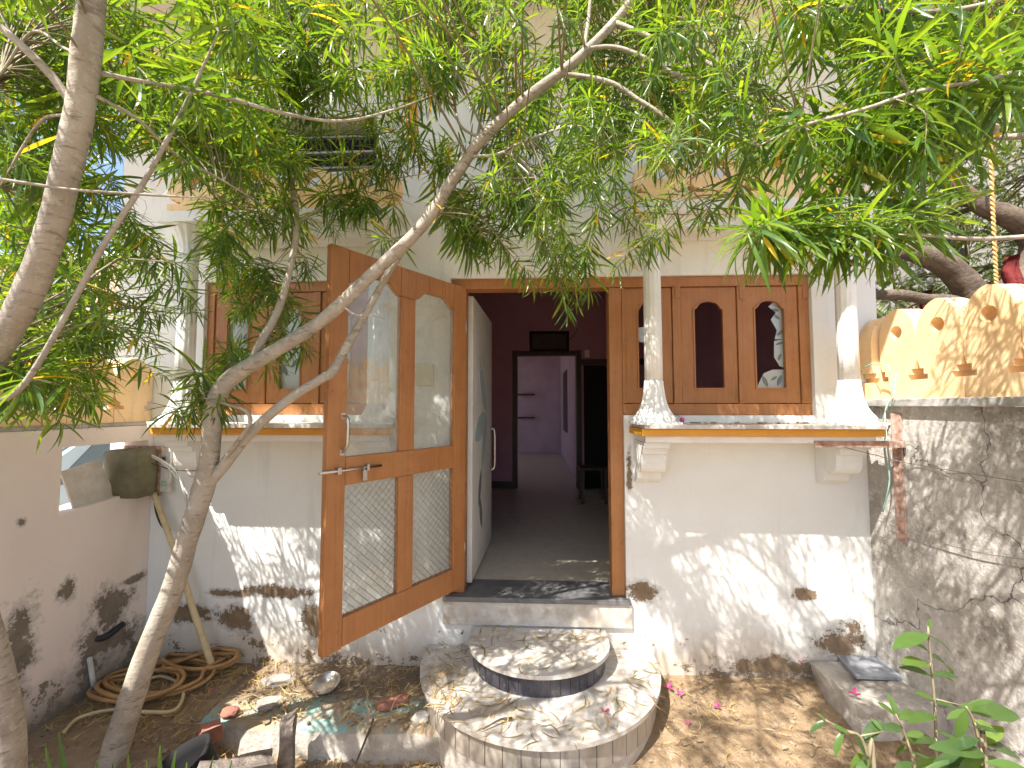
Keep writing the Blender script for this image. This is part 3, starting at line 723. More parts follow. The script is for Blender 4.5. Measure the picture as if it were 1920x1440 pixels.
# ------------------------------------------------------------------ entrance steps
SX = 0.035
steps = thing('entrance_steps', 'two half round marble entrance steps with dark tiled risers below the doorway', 'steps', (SX, YF - .3, 0))
def half(rx, ry, yb, n=48, ins=0.0):
    pts = [(SX + (rx - ins), yb)]
    for i in range(n + 1):
        a = -pi * i / n; pts.append((SX + (rx - ins) * cos(a), yb - .12 + (ry - .12 - ins) * sin(a)))
    pts.append((SX - (rx - ins), yb)); return pts
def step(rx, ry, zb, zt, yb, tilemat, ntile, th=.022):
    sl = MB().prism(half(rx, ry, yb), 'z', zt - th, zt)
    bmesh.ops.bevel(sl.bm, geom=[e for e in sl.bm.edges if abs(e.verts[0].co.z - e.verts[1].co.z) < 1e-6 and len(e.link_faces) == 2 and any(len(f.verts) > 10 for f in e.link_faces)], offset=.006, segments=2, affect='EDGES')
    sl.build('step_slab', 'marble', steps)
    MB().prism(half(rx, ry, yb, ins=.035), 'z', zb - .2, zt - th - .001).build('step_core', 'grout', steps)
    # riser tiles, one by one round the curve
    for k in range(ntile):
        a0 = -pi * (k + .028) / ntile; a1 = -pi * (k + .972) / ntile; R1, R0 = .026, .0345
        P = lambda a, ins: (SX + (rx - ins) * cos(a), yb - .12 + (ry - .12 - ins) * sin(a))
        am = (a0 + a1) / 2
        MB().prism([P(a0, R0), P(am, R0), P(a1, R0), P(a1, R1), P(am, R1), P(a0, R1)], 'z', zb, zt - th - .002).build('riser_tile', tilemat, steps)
step(.425, .49, .166, .293, YF - .023, 'tile_dark', 22)
step(.712, .805, .01, .163, YF - .003, 'marble_shaded', 24)
tag(MB().box(-.15, .27, 1.70, 1.995, -.16, .062, bev=.01).build('stone_block', 'concrete_light', None, jitter=.004), 'flat pale stone block laid in front of the lower step', 'stone')

# ------------------------------------------------------------------ boundary walls
lw = thing('boundary_wall', 'pink plastered boundary wall with a broken gap and orange parapet', 'wall', (XL - .1, 1.5, -.2))
HY0, HY1 = 2.26, 2.79
M90 = Matrix(((0, -1, 0, 0), (1, 0, 0, 0), (0, 0, 1, 0), (0, 0, 0, 1)))
wl_ = wall_sheet(-3.0, YF - .003, -.3, 1.575, 0, .18, [(HY0, HY1, 1.10, 1.475)])
for v in wl_.bm.verts:     # ragged edges of the gap
    if HY0 - .01 < v.co.x < HY1 + .01 and 1.05 < v.co.z < 1.5:
        v.co.z += {True: .06, False: -.0}[v.co.x > 2.5 and v.co.z < 1.2]
wl_.build('wall_body', 'plaster_pink', lw, mx=Matrix.Translation((XL, 0, 0)) @ M90)
MB().box(XL - .20, XL + .0, -3.0, YF - .004, 1.577, 1.60, bev=.004).build('wall_cap', 'concrete', lw)
ML = merlon_mesh(.27, .42, .11); ML2 = merlon_mesh(.255, .53, .12)
for k in range(12):
    q = link('merlon', ML, None, None, Matrix.Translation((XL - .07, YF - .14 - .27 * k, 1.601)) @ Matrix.Rotation(pi / 2, 4, 'Z')); setp(q, lw)
rw_ = thing('boundary_wall', 'grey weathered boundary wall with a coping and orange parapet', 'wall', (XR + .1, 1.5, -.2))
wr = wall_sheet(-3.0, YF - .003, -.3, 1.70, 0, .2, []); wr.build('wall_body', 'plaster_grey', rw_, mx=Matrix.Translation((XR + .2, 0, 0)) @ M90)
MB().box(XR - .035, XR + .22, -3.0, YF - .005, 1.702, 1.745, bev=.005).build('wall_cap', 'coping', rw_)
for k in range(13):
    q = link('merlon', ML2, None, None, Matrix.Translation((XR + .075, YF - .24 - .255 * k, 1.746)) @ Matrix.Rotation(pi / 2, 4, 'Z')); setp(q, rw_)
q = link('merlon', ML2, None, None, Matrix.Translation((XR + .075, YF - .055, 1.746)) @ Matrix.Diagonal((.80, .8, .97, 1))); setp(q, rw_)
# stool, switch and skirting seen inside
st = thing('wooden_stool', 'dark wooden stool standing in the pink room beside the black panel', 'stool', (.78, 5.6, ZT))
MB().box(.60, .96, 5.45, 5.8, ZT + .42, ZT + .45, bev=.005).build('seat', 'dark_wood', st)
for sx in (.62, .91):
    for sy in (5.47, 5.75): MB().box(sx, sx + .03, sy, sy + .03, ZT, ZT + .419).build('leg', 'dark_wood', st)
MB().box(.80, .87, RY - .02, RY - .001, 2.45, 2.56).build('light_switch', 'trim_white', house)
MB().box(HX0 + .27, IX0 - .057, RY - .012, RY - .001, ZT, ZT + .10).build('skirting', 'dark_wood', house)
MB().tube([(.70, RY - .006, 2.9), (.60, RY - .006, 2.75), (.45, RY - .006, 2.72), (.2, RY - .006, 2.74)], .006, 6, 5).build('cable_run', 'rubber_black', house)
# ------------------------------------------------------------------ foliage machinery
def leaf_template(k, wid=.076, prof=None, nseg=6, fold=.35):
    vs = []; fs = []
    for i in range(nseg + 1):
        t_ = i / nseg
        w = wid / 2 * (sin(pi * min(1, t_ * .97 + .03)) ** .75 if prof is None else prof(t_))
        x = t_ - .12 * k * t_ ** 3; z = -k * t_ ** 2
        vs += [(x, -w, z + w * fold), (x, 0, z), (x, w, z + w * fold)]
    for i in range(nseg):
        a = i * 3; b = a + 3
        fs += [(a, a + 1, b + 1, b), (a + 1, a + 2, b + 2, b + 1)]
    return np.array(vs, float), fs
TEMPL = [leaf_template(k) for k in (.02, .12, .25, .42, .6)]
def build_leaves(name, mats_, mat, parent, kind='stuff'):
    V = []; FC = []; off = 0
    for mx, ti in mats_:
        tv, tf = TEMPL[ti]; A = np.array(mx)
        V.append(tv @ A[:3, :3].T + A[:3, 3]); FC.append(np.array(tf) + off); off += len(tv)
    V = np.concatenate(V); FC = np.concatenate(FC)
    me = bpy.data.meshes.new(name); me.vertices.add(len(V)); me.vertices.foreach_set('co', V.ravel())
    me.loops.add(FC.size); me.loops.foreach_set('vertex_index', FC.ravel().astype(np.int32))
    me.polygons.add(len(FC)); me.polygons.foreach_set('loop_start', np.arange(0, FC.size, 4, dtype=np.int32))
    me.update(calc_edges=True); me.polygons.foreach_set('use_smooth', np.ones(len(FC), bool))
    o = link(name, me, mat, parent)
    if kind: o['kind'] = kind
    return o
def leaf_mx(p, d, up, L, wf=1.0):
    x = d.normalized(); z = (up - x * up.dot(x))
    z = z.normalized() if z.length > 1e-4 else x.orthogonal().normalized()
    y = z.cross(x)
    return Matrix(((x.x * L, y.x * L * wf, z.x * L, p.x), (x.y * L, y.y * L * wf, z.y * L, p.y), (x.z * L, y.z * L * wf, z.z * L, p.z), (0, 0, 0, 1)))
GA = 2.399963
def whorl(rng, tip, axis, n, L, span, out):
    """narrow leaves crowded along the last stretch of a twig, like oleander"""
    axis = axis.normalized(); e1 = axis.orthogonal().normalized(); e2 = axis.cross(e1); ph = rng.uniform(0, 6.28)
    for i in range(n):
        t_ = i / n
        p = tip - axis * span * (1 - t_) * rng.uniform(.9, 1.0)
        a = ph + GA * i; tilt = radians(82 - 55 * t_ ** 1.6 + rng.uniform(-12, 12))
        d = axis * cos(tilt) + (e1 * cos(a) + e2 * sin(a)) * sin(tilt)
        d.z -= rng.uniform(.05, .38); d.normalize()
        up = (Vector((0, 0, 1)) + axis * .5 + Vector((rng.uniform(-.5, .5), rng.uniform(-.5, .5), 0)))
        l = L * rng.uniform(.7, 1.12) * (1 - .35 * t_ ** 4)
        out.append((leaf_mx(p, d, up, l, rng.uniform(.8, 1.25)), rng.choice((0, 1, 1, 2, 2, 3, 4))))
def oleander(label, base, limbs, clusters, seed, nsingle, RS=1.0):
    """limbs: list of (points(world), radii, n); clusters: list of (tip, L, n)"""
    rng = random.Random(seed)
    tree = thing('oleander_tree', label, 'tree', base, 'oleander trees in the yard')
    samples = []
    for i, (pts, rad, n) in enumerate(limbs):
        P, R = crom([Vector(p) for p in pts], rad, 7)
        mm = MB(); mm.tube(P, [r * RS * (1 + .07 * mn.noise(p * 9)) for p, r in zip(P, R)], n, wob=.04, seed=seed + i)
        mm.build('trunk' if i == 0 else 'branch', 'bark', tree)
        samples += [(p, r) for p, r in zip(P, R) if r < .075 and p.z > 1.75]
    arr = np.array([tuple(p) for p, r in samples])
    leaves = []; tw = MB()
    for tip, L, n in clusters:
        tip = Vector(tip)
        d = np.linalg.norm(arr - np.array(tip), axis=1) + 0.35 * np.maximum(0, arr[:, 2] - tip.z + .05) * 0
        k = int(np.argmin(d)); b = samples[k][0]
        axis = (tip - b); ln = axis.length
        side = Vector((rng.uniform(-1, 1), rng.uniform(-1, 1), rng.uniform(-.2, .8))) * (.16 * ln)
        mid = b + axis * .5 + side + Vector((0, 0, .10 * ln))
        pts = [b, b + (mid - b) * .5 + Vector((0, 0, .03 * ln)), mid, mid + (tip - mid) * .6 + Vector((0, 0, -.02 * ln)), tip]
        r0 = min(samples[k][1] * .6, .0022 + .0032 * min(1, ln))
        P, R = crom(pts, [r0, r0 * .8, r0 * .6, r0 * .42, .0016], 4); tw.tube(P, R, 5, cap=False)
        ax = (tip - P[-4]).normalized() + Vector((0, 0, -.25)); ax.normalize()
        sp = rng.choice((.08, .12, .16, .22, .30)); whorl(rng, tip, ax, int(n * (.75 + sp * 1.6)), L * rng.choice((.75, .9, 1, 1, 1.15)), min(sp, .6 * ln + .05), leaves)
        if rng.random() < .5 and ln > .25:      # a side shoot
            q = P[len(P) // 2]; dv = Vector((rng.uniform(-1, 1), rng.uniform(-1, 1), rng.uniform(-.7, .6))).normalized() * rng.uniform(.14, .24)
            tw.tube([q, q + dv * .6, q + dv], [.003, .0022, .0014], 5, cap=False); whorl(rng, q + dv, dv, int(n * .7), L * .9, .11, leaves)
    tw.build('twigs', 'twig', tree)['kind'] = 'stuff'
    # the leaves that show largest are pieces of their own, the rest one mass
    sc = []
    for i, (mx, ti) in enumerate(leaves):
        px, py, dd = pix(mx @ Vector((.5, 0, 0))); L = Vector((mx[0][0], mx[1][0], mx[2][0])).length
        sc.append((L / dd if dd > .3 and 0 < px < 1920 and 0 < py < 1440 else 0, i))
    sc.sort(reverse=True); big = {i for s_, i in sc[:nsingle] if s_ > 0}
    for i in sorted(big):
        mx, ti = leaves[i]; q = link('leaf', LEAF_ME[ti], None, None, mx); setp(q, tree)
    build_leaves('crown', [l for i, l in enumerate(leaves) if i not in big], 'leaf_stuff', tree)
    return tree
LEAF_ME = []
for tv, tf in TEMPL:
    me = bpy.data.meshes.new('leaf'); me.from_pydata([tuple(v) for v in tv], [], tf); me.materials.append(MATS['leaf_single'])
    for p in me.polygons: p.use_smooth = True
    LEAF_ME.append(me)
def L_(lst): return [at(x, y, d=d) for x, y, d in lst]
KEEP = []
def seg_d(x, y, a, b):
    dx, dy = b[0] - a[0], b[1] - a[1]; t_ = max(0, min(1, ((x - a[0]) * dx + (y - a[1]) * dy) / (dx * dx + dy * dy)))
    return math.hypot(x - a[0] - dx * t_, y - a[1] - dy * t_)
lp_ = [(430, 712, 1.94), (605, 600, 1.9), (790, 425, 1.84), (900, 265, 1.80), (1060, 130, 1.74), (1120, 75, 1.72), (1170, 15, 1.7)]
KEEP += [(p[:2], q[:2], (p[2] + q[2]) / 2) for p, q in zip(lp_, lp_[1:])]
lp_ = [(490, 640, 1.95), (545, 500, 2.02), (556, 425, 2.05)]
KEEP += [(p[:2], q[:2], (p[2] + q[2]) / 2) for p, q in zip(lp_, lp_[1:])]
def region(rng, x0, x1, y0, y1, d0, d1, n, L=.135, nl=29, mul=1.8):
    n = int(n * mul); out = []
    while len(out) < n:
        x, y, d = rng.uniform(x0, x1), rng.uniform(y0, y1), rng.uniform(d0, d1)
        if any(d < dl + .12 and seg_d(x, y, a, b) < 52 for a, b, dl in KEEP): d = rng.uniform(d1, d1 + .35) if d1 > 1.6 else -1   # keep the bare limb in view
        if d > 0: out.append((at(x, y, d=d), L * rng.uniform(.85, 1.15), int(nl * rng.uniform(.7, 1.2))))
        else: n -= 1
    return out
def inframe(p, mgn=40):
    px, py, dd = pix(p); return dd > 0 and -mgn < px < 1920 + mgn and -mgn < py < 1440 + mgn
def overhead(rng, x0, x1, y0, y1, z0, z1, n, L=.135, nl=24, thin=()):  # unseen leaf clusters above the view, added for the dappled shade they cast
    out = []
    while len(out) < n:
        p = Vector((rng.uniform(x0, x1), rng.uniform(y0, y1), rng.uniform(z0, z1)))
        s_ = p + SUN_D * ((p.z - .25) / -SUN_D.z)
        if any(a < s_.x < b and c < s_.y < d for a, b, c, d in thin) and rng.random() < .7: continue
        if not inframe(p): out.append((p, L * rng.uniform(.85, 1.15), int(nl * rng.uniform(.7, 1.2))))
    return out

# tree A: leaning trunk in front of the left bay, its long limb crossing the open door
tb = at(190, 1475, d=2.06); tb.z = -.2
trA = [tb] + L_([(228, 1370, 2.06), (272, 1235, 2.05), (322, 1110, 2.04), (352, 1010, 2.02), (380, 920, 2.0), (394, 850, 1.98), (402, 765, 1.96), (430, 712, 1.94), (520, 655, 1.92), (605, 600, 1.90), (700, 512, 1.87), (790, 425, 1.84), (850, 335, 1.82), (900, 265, 1.80), (980, 190, 1.77), (1060, 130, 1.74), (1120, 75, 1.72), (1180, 5, 1.70), (1250, -110, 1.66), (1330, -260, 1.6)])
raA = [.085, .075, .069, .063, .059, .062, .054, .053, .050, .041, .038, .035, .034, .033, .031, .029, .027, .024, .021, .017, .010]
limbsA = [(trA, raA, 14)]
limbsA.append((L_([(384, 915, 2.0), (412, 882, 1.99), (470, 812, 1.97), (540, 750, 1.95), (600, 712, 1.94), (625, 695, 1.94), (655, 640, 1.95), (690, 580, 1.97), (735, 500, 1.99), (790, 420, 2.0), (845, 350, 2.0), (885, 290, 2.0), (905, 200, 2.0), (915, 90, 1.95)]), [.034, .034, .030, .027, .027, .028, .024, .022, .020, .017, .014, .011, .008, .005], 10))
limbsA.append((L_([(462, 695, 1.93), (490, 640, 1.95), (522, 580, 1.98), (545, 500, 2.02), (556, 425, 2.05), (548, 350, 2.06), (530, 285, 2.06), (515, 190, 2.02), (520, 60, 1.95), (540, -80, 1.9)]), [.020, .023, .022, .019, .018, .017, .015, .011, .008, .005], 10))
limbsA.append((L_([(408, 880, 1.99), (440, 835, 1.93), (468, 795, 1.90), (462, 772, 1.9), (432, 760, 1.9), (380, 745, 1.92)]), [.013, .012, .011, .010, .008, .005], 8))
limbsA.append((L_([(877, 293, 1.8), (930, 290, 1.78), (980, 267, 1.76), (1063, 238, 1.75), (1130, 240, 1.75)]), [.010, .009, .008, .006, .003], 8))
limbsA.append((L_([(1053, 138, 1.74), (1140, 153, 1.72), (1197, 187, 1.70), (1247, 220, 1.68), (1313, 277, 1.65), (1363, 327, 1.62), (1413, 400, 1.6), (1445, 440, 1.6)]), [.013, .012, .011, .010, .009, .008, .006, .003], 8))
limbsA.append((L_([(1097, 92, 1.72), (1147, 88, 1.70), (1197, 103, 1.68), (1280, 147, 1.65), (1347, 187, 1.6), (1397, 227, 1.58), (1470, 245, 1.55), (1560, 225, 1.5)]), [.012, .011, .011, .010, .009, .008, .006, .003], 8))
limbsA.append((L_([(1150, 40, 1.71), (1280, 95, 1.6), (1347, 130, 1.55), (1413, 173, 1.5), (1520, 230, 1.45)]), [.012, .010, .009, .007, .003], 8))
limbsA.append((L_([(905, 262, 1.8), (860, 230, 1.86), (850, 150, 1.9), (845, 40, 1.9), (842, -60, 1.9)]), [.009, .008, .007, .005, .003], 8))
limbsA.append((L_([(1095, 95, 1.73), (1105, 20, 1.75), (1110, -90, 1.75), (1090, -220, 1.7)]), [.012, .010, .009, .005], 8))
limbsA.append((L_([(640, 570, 1.89), (665, 590, 1.86), (700, 592, 1.84), (720, 598, 1.83)]), [.008, .006, .004, .002], 6))
limbsA.append((L_([(555, 420, 2.05), (600, 390, 2.1), (650, 365, 2.15), (720, 340, 2.2), (800, 325, 2.2)]), [.009, .008, .007, .005, .002], 6))
rA = random.Random(5)
cA = (region(rA, 330, 560, 20, 320, 1.7, 2.25, 24) + region(rA, 540, 860, -20, 160, 1.6, 2.2, 33) + region(rA, 560, 850, 150, 340, 1.9, 2.3, 22)
      + region(rA, 860, 1230, -20, 200, 1.9, 2.2, 29, L=.13) + region(rA, 880, 1230, -20, 160, 1.2, 1.5, 12, L=.115, mul=1.4) + region(rA, 930, 1240, 180, 360, 1.9, 2.25, 24, L=.13, nl=28) + region(rA, 960, 1240, 180, 330, 1.3, 1.6, 6, L=.115) + region(rA, 1200, 1480, -20, 330, 1.85, 2.2, 26, L=.13) + region(rA, 1220, 1480, -20, 300, 1.1, 1.45, 14, L=.115)
      + region(rA, 850, 1000, 360, 480, 1.75, 2.1, 9) + region(rA, 1000, 1230, 350, 500, 1.5, 2.0, 15, L=.12, mul=1.5) + region(rA, 330, 600, 330, 520, 1.95, 2.3, 12)
      + region(rA, 395, 600, 510, 730, 2.1, 2.4, 13) + region(rA, 830, 1010, 370, 470, 1.9, 2.1, 5) + region(rA, 230, 420, 120, 330, 1.9, 2.3, 8) + region(rA, 600, 740, 350, 450, 2.05, 2.25, 6) + region(rA, 300, 420, 690, 800, 1.95, 2.2, 5)
      + [(at(985, 525, d=1.9), .12, 24), (at(1040, 520, d=1.85), .12, 26), (at(1105, 545, d=1.88), .12, 24), (at(1180, 495, d=1.8), .12, 24), (at(1085, 575, d=1.83), .11, 22), (at(1065, 590, d=1.85), .11, 26), (at(1060, 545, d=1.86), .12, 24), (at(1010, 535, d=1.9), .12, 28), (at(1150, 510, d=1.9), .11, 24), (at(1310, 415, d=1.6), .13, 22), (at(345, 800, d=1.95), .13, 30), (at(1215, 470, d=1.8), .12, 24)]
      + overhead(rA, -2.3, 1.3, .0, 2.2, 2.9, 3.9, 26) + overhead(rA, -.8, .3, .4, 1.0, 2.95, 3.5, 14))  # last batch added out of view to shade the sand on the right
oleander('leaning oleander whose long limb crosses in front of the open screen door', tuple(tb), limbsA, cA, 21, 40, .75)

# tree B: thick trunk close by on the left
bb = at(8, 1480, d=1.55); bb.z = -.2
trB = [bb] + L_([(14, 1440, 1.55), (2, 1290, 1.52), (-40, 1130, 1.48), (-75, 980, 1.44), (-85, 850, 1.40), (-50, 730, 1.35), (10, 630, 1.30), (62, 530, 1.25), (100, 420, 1.2), (122, 330, 1.17), (148, 215, 1.14), (162, 100, 1.12), (172, 0, 1.1), (185, -150, 1.08), (230, -330, 1.05), (330, -520, 1.0)])
raB = [.075, .07, .062, .058, .056, .055, .053, .050, .048, .046, .045, .043, .042, .040, .036, .028, .014]
limbsB = [(trB, raB, 14)]
limbsB.append((L_([(143, 205, 1.14), (95, 140, 1.12), (45, 90, 1.1), (-10, 40, 1.08), (-90, -30, 1.05)]), [.016, .015, .014, .012, .006], 8))
limbsB.append((L_([(160, 130, 1.13), (240, 148, 1.2), (400, 177, 1.3), (530, 212, 1.4), (640, 227, 1.5), (740, 205, 1.6), (820, 175, 1.65)]), [.010, .009, .009, .008, .007, .005, .002], 8))
limbsB.append((L_([(-60, 760, 1.36), (15, 745, 1.3), (60, 700, 1.28), (135, 570, 1.26), (200, 450, 1.25), (265, 350, 1.25), (320, 250, 1.25), (365, 160, 1.25), (410, 60, 1.25)]), [.014, .013, .012, .011, .011, .010, .009, .007, .003], 8))
limbsB.append((L_([(-40, 330, 1.1), (60, 345, 1.12), (140, 356, 1.15), (290, 366, 1.2), (400, 372, 1.25)]), [.006, .006, .0055, .005, .002], 6))
limbsB.append((L_([(160, 110, 1.12), (120, 90, 1.15), (60, 60, 1.2), (0, 140, 1.25), (-60, 200, 1.25)]), [.007, .006, .005, .005, .002], 6))
limbsB.append((L_([(120, 215, 1.14), (80, 225, 1.2), (40, 280, 1.25), (0, 350, 1.3)]), [.006, .006, .005, .002], 6))
limbsB.append((L_([(180, 180, 1.14), (260, 225, 1.25), (330, 290, 1.35), (420, 340, 1.5), (520, 400, 1.6)]), [.008, .007, .006, .005, .002], 6))
rB = random.Random(8)
cB = (region(rB, -20, 230, -20, 330, 1.35, 2.3, 34) + region(rB, 200, 520, -20, 330, 1.25, 2.0, 30) + region(rB, -20, 300, 330, 560, 1.5, 2.3, 26) + region(rB, -20, 330, 560, 770, 1.6, 2.4, 26)
      + region(rB, 280, 430, 380, 620, 1.7, 2.3, 8) + region(rB, 20, 240, 700, 760, 1.3, 1.6, 5) + [(at(200, 760, d=1.4), .15, 14), (at(120, 800, d=1.45), .14, 12)]
      + overhead(rB, -2.6, -.5, -.6, 1.6, 2.5, 3.6, 46, thin=[(-.45, .5, 2.38, 2.85)]) + overhead(rB, -1.9, -.9, .3, .9, 2.9, 3.4, 13))  # last batch added out of view to shade the lower step
oleander('oleander with a thick pale trunk curving up beside the pink wall', tuple(bb), limbsB, cB, 33, 90, .70)

# tree C: rises outside the view on the right, leaves hanging close by
cbs = Vector((1.75, .15, -.2))
trC = [cbs, Vector((1.78, .2, .6)), Vector((1.74, .3, 1.4)), Vector((1.70, .45, 2.1)), Vector((1.66, .6, 2.7)), Vector((1.5, .75, 3.2)), Vector((1.25, .9, 3.6))]
limbsC = [(trC, [.07, .06, .055, .05, .042, .03, .012], 12)]
limbsC.append(([Vector((1.68, .52, 2.4))] + L_([(2150, 60, .98), (1990, 110, .98), (1850, 150, .98), (1720, 172, 1.0), (1620, 205, 1.02), (1500, 238, 1.05), (1420, 275, 1.1)]), [.012, .009, .007, .006, .005, .0045, .004, .002], 8))
limbsC.append(([Vector((1.72, .4, 2.0))] + L_([(2180, 400, 1.0), (2040, 430, 1.0), (1850, 448, 1.0), (1700, 440, 1.02), (1560, 452, 1.05), (1480, 440, 1.08)]), [.009, .007, .0055, .005, .004, .0032, .0015], 8))
limbsC.append(([Vector((1.62, .65, 2.8))] + L_([(2080, -90, 1.1), (1960, -40, 1.1), (1840, 10, 1.15), (1720, 22, 1.2), (1600, 12, 1.25), (1480, 30, 1.3)]), [.012, .009, .008, .007, .006, .0045, .002], 8))
limbsC.append(([Vector((1.70, .45, 2.15))] + L_([(1960, 250, 1.05), (1860, 235, 1.1), (1760, 230, 1.15), (1650, 260, 1.2)]), [.012, .008, .007, .005, .002], 8))
rC = random.Random(14)
cC = (region(rC, 1480, 1930, -20, 130, .95, 1.8, 30, L=.14, mul=1.25, nl=26) + region(rC, 1560, 1930, 120, 260, .95, 1.8, 20, L=.14, mul=1.3, nl=26) + region(rC, 1380, 1700, 200, 430, .95, 1.35, 24, L=.14, mul=1.3, nl=24)
      + region(rC, 1390, 1720, 390, 485, .95, 1.1, 8, L=.14, mul=1.5, nl=24) + region(rC, 1560, 1760, 260, 420, .95, 1.15, 6, L=.145, nl=24) + region(rC, 1700, 1930, 0, 190, 1.5, 1.75, 5, L=.13) + region(rC, 1640, 1930, 240, 330, 1.05, 1.5, 6, L=.14) + [(at(1450, 455, d=1.05), .14, 28), (at(1400, 440, d=1.1), .13, 26), (at(1560, 455, d=1.05), .14, 20), (at(1660, 445, d=1.02), .14, 18), (at(1500, 460, d=1.02), .14, 24)]
      + overhead(rC, -.2, 2.0, -1.0, 2.0, 2.7, 3.9, 16))
oleander('oleander whose long leaves hang over the grey wall and right window', tuple(cbs), limbsC, cC, 55, 170)
# ------------------------------------------------------------------ things round the left corner
hp = []
rh = random.Random(4)
def loop(cx, cy, rx, ry, turns, z0, dz, rot, n=22):
    out = []
    for i in range(int(n * turns)):
        a = 2 * pi * i / n + rot; k = 1 + .10 * sin(i * .37) + rh.uniform(-.02, .02)
        x, y = rx * k * cos(a), ry * k * sin(a)
        out.append(Vector((cx + x, cy + y, z0 + dz * i / n + .012 * sin(a * 2))))
    return out
c1 = at(250, 1300, z=.02); c2 = at(330, 1275, z=.02); c3 = at(395, 1245, z=.02); c4 = at(425, 1222, z=.02)
def onplat(p): return Vector((max(p.x, XL + .03), min(p.y, YF - .03), max(p.z, .03)))
hp += loop(c2.x - .10, c2.y - .02, .30, .16, 2.1, .03, .022, .3)
hp += loop(c3.x - .06, c3.y - .02, .24, .13, 2.2, .05, .022, .8)
hp += loop(c1.x + .02, c1.y, .24, .13, 2.0, .05, .02, 2.0)
hp += loop(c4.x, c4.y - .06, .13, .09, 1.15, .06, .01, 3.0)
hp = [onplat(p) for p in hp]
tag(MB().tube(hp[::2], .0115, 8, 3).build('garden_hose', 'hose'), 'orange brown garden hose lying in loose coils against the wall', 'hose')
hq = [onplat(at(x, y, z=.03)) for x, y in ((120, 1372), (150, 1345), (215, 1330), (275, 1335), (330, 1330), (342, 1290), (300, 1268), (240, 1290))]
tag(MB().tube(hq, .009, 8, 6).build('thin_hose', 'bamboo'), 'thin tan hose looping out from under the coiled garden hose', 'hose')
pb = at(440, 1232, z=.015); ptop = at(288, 925, y=2.74); pb.y = min(pb.y, 2.70)
tag(MB().tube([pb, pb.lerp(ptop, .3), pb.lerp(ptop, .6) + Vector((.01, 0, .0)), ptop], [.020, .019, .018, .016], 10, 5, wob=.05).build('bamboo_pole', 'bamboo'), 'pale bamboo pole leaning in the corner behind the tree', 'pole')
ck = [at(x, y, y=2.77) for x, y in ((290, 922), (292, 945), (296, 965), (305, 985), (318, 995))]
tag(MB().tube(ck, .011, 8, 5).build('cable', 'rubber_black'), 'short thick black cable hanging beside the meter box', 'cable')
# conduit arc and thin wires from the meter box towards the tree
for (lst, r, mt, lb) in (([(265, 845), (300, 862), (330, 885), (345, 920), (352, 960), (350, 985)], .008, 'pvc', 'grey conduit bending down from the top of the meter box'),
                         ([(270, 848), (310, 872), (338, 905), (358, 940), (362, 975)], .005, 'wire_white', 'thin white wire arching beside the grey conduit'),
                         ([(282, 868), (320, 880), (360, 883), (388, 880)], .003, 'rubber_black', 'thin dark wire strung from the meter box to the trunk')):
    tag(MB().tube([at(x, y, y=2.70 - .0 * i) for i, (x, y) in enumerate(lst)], r, 6, 6).build('wire', mt), lb, 'wire')
# meter box
mb0 = at(207, 842, y=2.66); mb1 = at(280, 934, y=2.66)
mbx = thing('meter_box', 'rusty olive metal meter box with rounded corners in the broken gap', 'meter box', ((mb0.x + mb1.x) / 2, 2.7, mb1.z))
mm = MB().box(mb0.x, mb1.x - .03, 2.60, 2.76, mb1.z, mb0.z, bev=.035)
mm.build('case', 'olive_metal', mbx)
MB().box(mb0.x - .01, mb1.x - .025, 2.762, 2.775, mb1.z - .01, mb0.z + .012).build('back_plate', 'rust', mbx)
MB().box(mb1.x - .026, mb1.x + .035, 2.765, 2.785, mb1.z + .02, mb0.z - .005).build('terminal_board', 'pvc', mbx)
MB().tube([(mb1.x + .0, 2.755, mb0.z - .06), (mb1.x + .0, 2.755, mb0.z - .10)], .010, 8).build('terminal', 'rubber_black', mbx)
MB().tube([(mb1.x + .005, 2.755, mb1.z + .09), (mb1.x + .005, 2.755, mb1.z + .06)], .011, 8).build('terminal', 'wire_green', mbx)
# leaning tile in the gap
q = [at(114, 884, x=XL - .09), at(186, 862, x=XL - .09), at(224, 944, x=XL - .03), at(146, 975, x=XL - .03)]
m = MB(); n_ = (q[1] - q[0]).cross(q[3] - q[0]).normalized() * .012
va = [m.bm.verts.new(p) for p in q]; vb = [m.bm.verts.new(p + n_) for p in q]
m.bm.faces.new(va); m.bm.faces.new(vb[::-1])
for i in range(4): m.bm.faces.new((va[i], va[(i + 1) % 4], vb[(i + 1) % 4], vb[i]))
tag(m.build('floor_tile', 'board_white'), 'speckled off white tile leaning in the gap of the pink wall', 'tile')
# pipe stub and recess in the foot of the pink wall
a_ = at(168, 1234, x=XL + .03); b_ = at(180, 1292, x=XL + .03)
tag(MB().tube([a_, b_ - Vector((0, 0, .05))], .013, 10).build('pipe', 'pvc'), 'short upright white pipe standing out from the pink wall foot', 'pipe')
a_ = at(200, 1190, x=XL + .015)
tag(MB().tube([a_ + Vector((-.03, -.05, 0)), a_ + Vector((.0, .0, -.01)), a_ + Vector((.005, .10, .015))], .018, 10, 4).build('pipe', 'rubber_black'), 'black pipe bend set in the flaked patch of the pink wall', 'pipe')

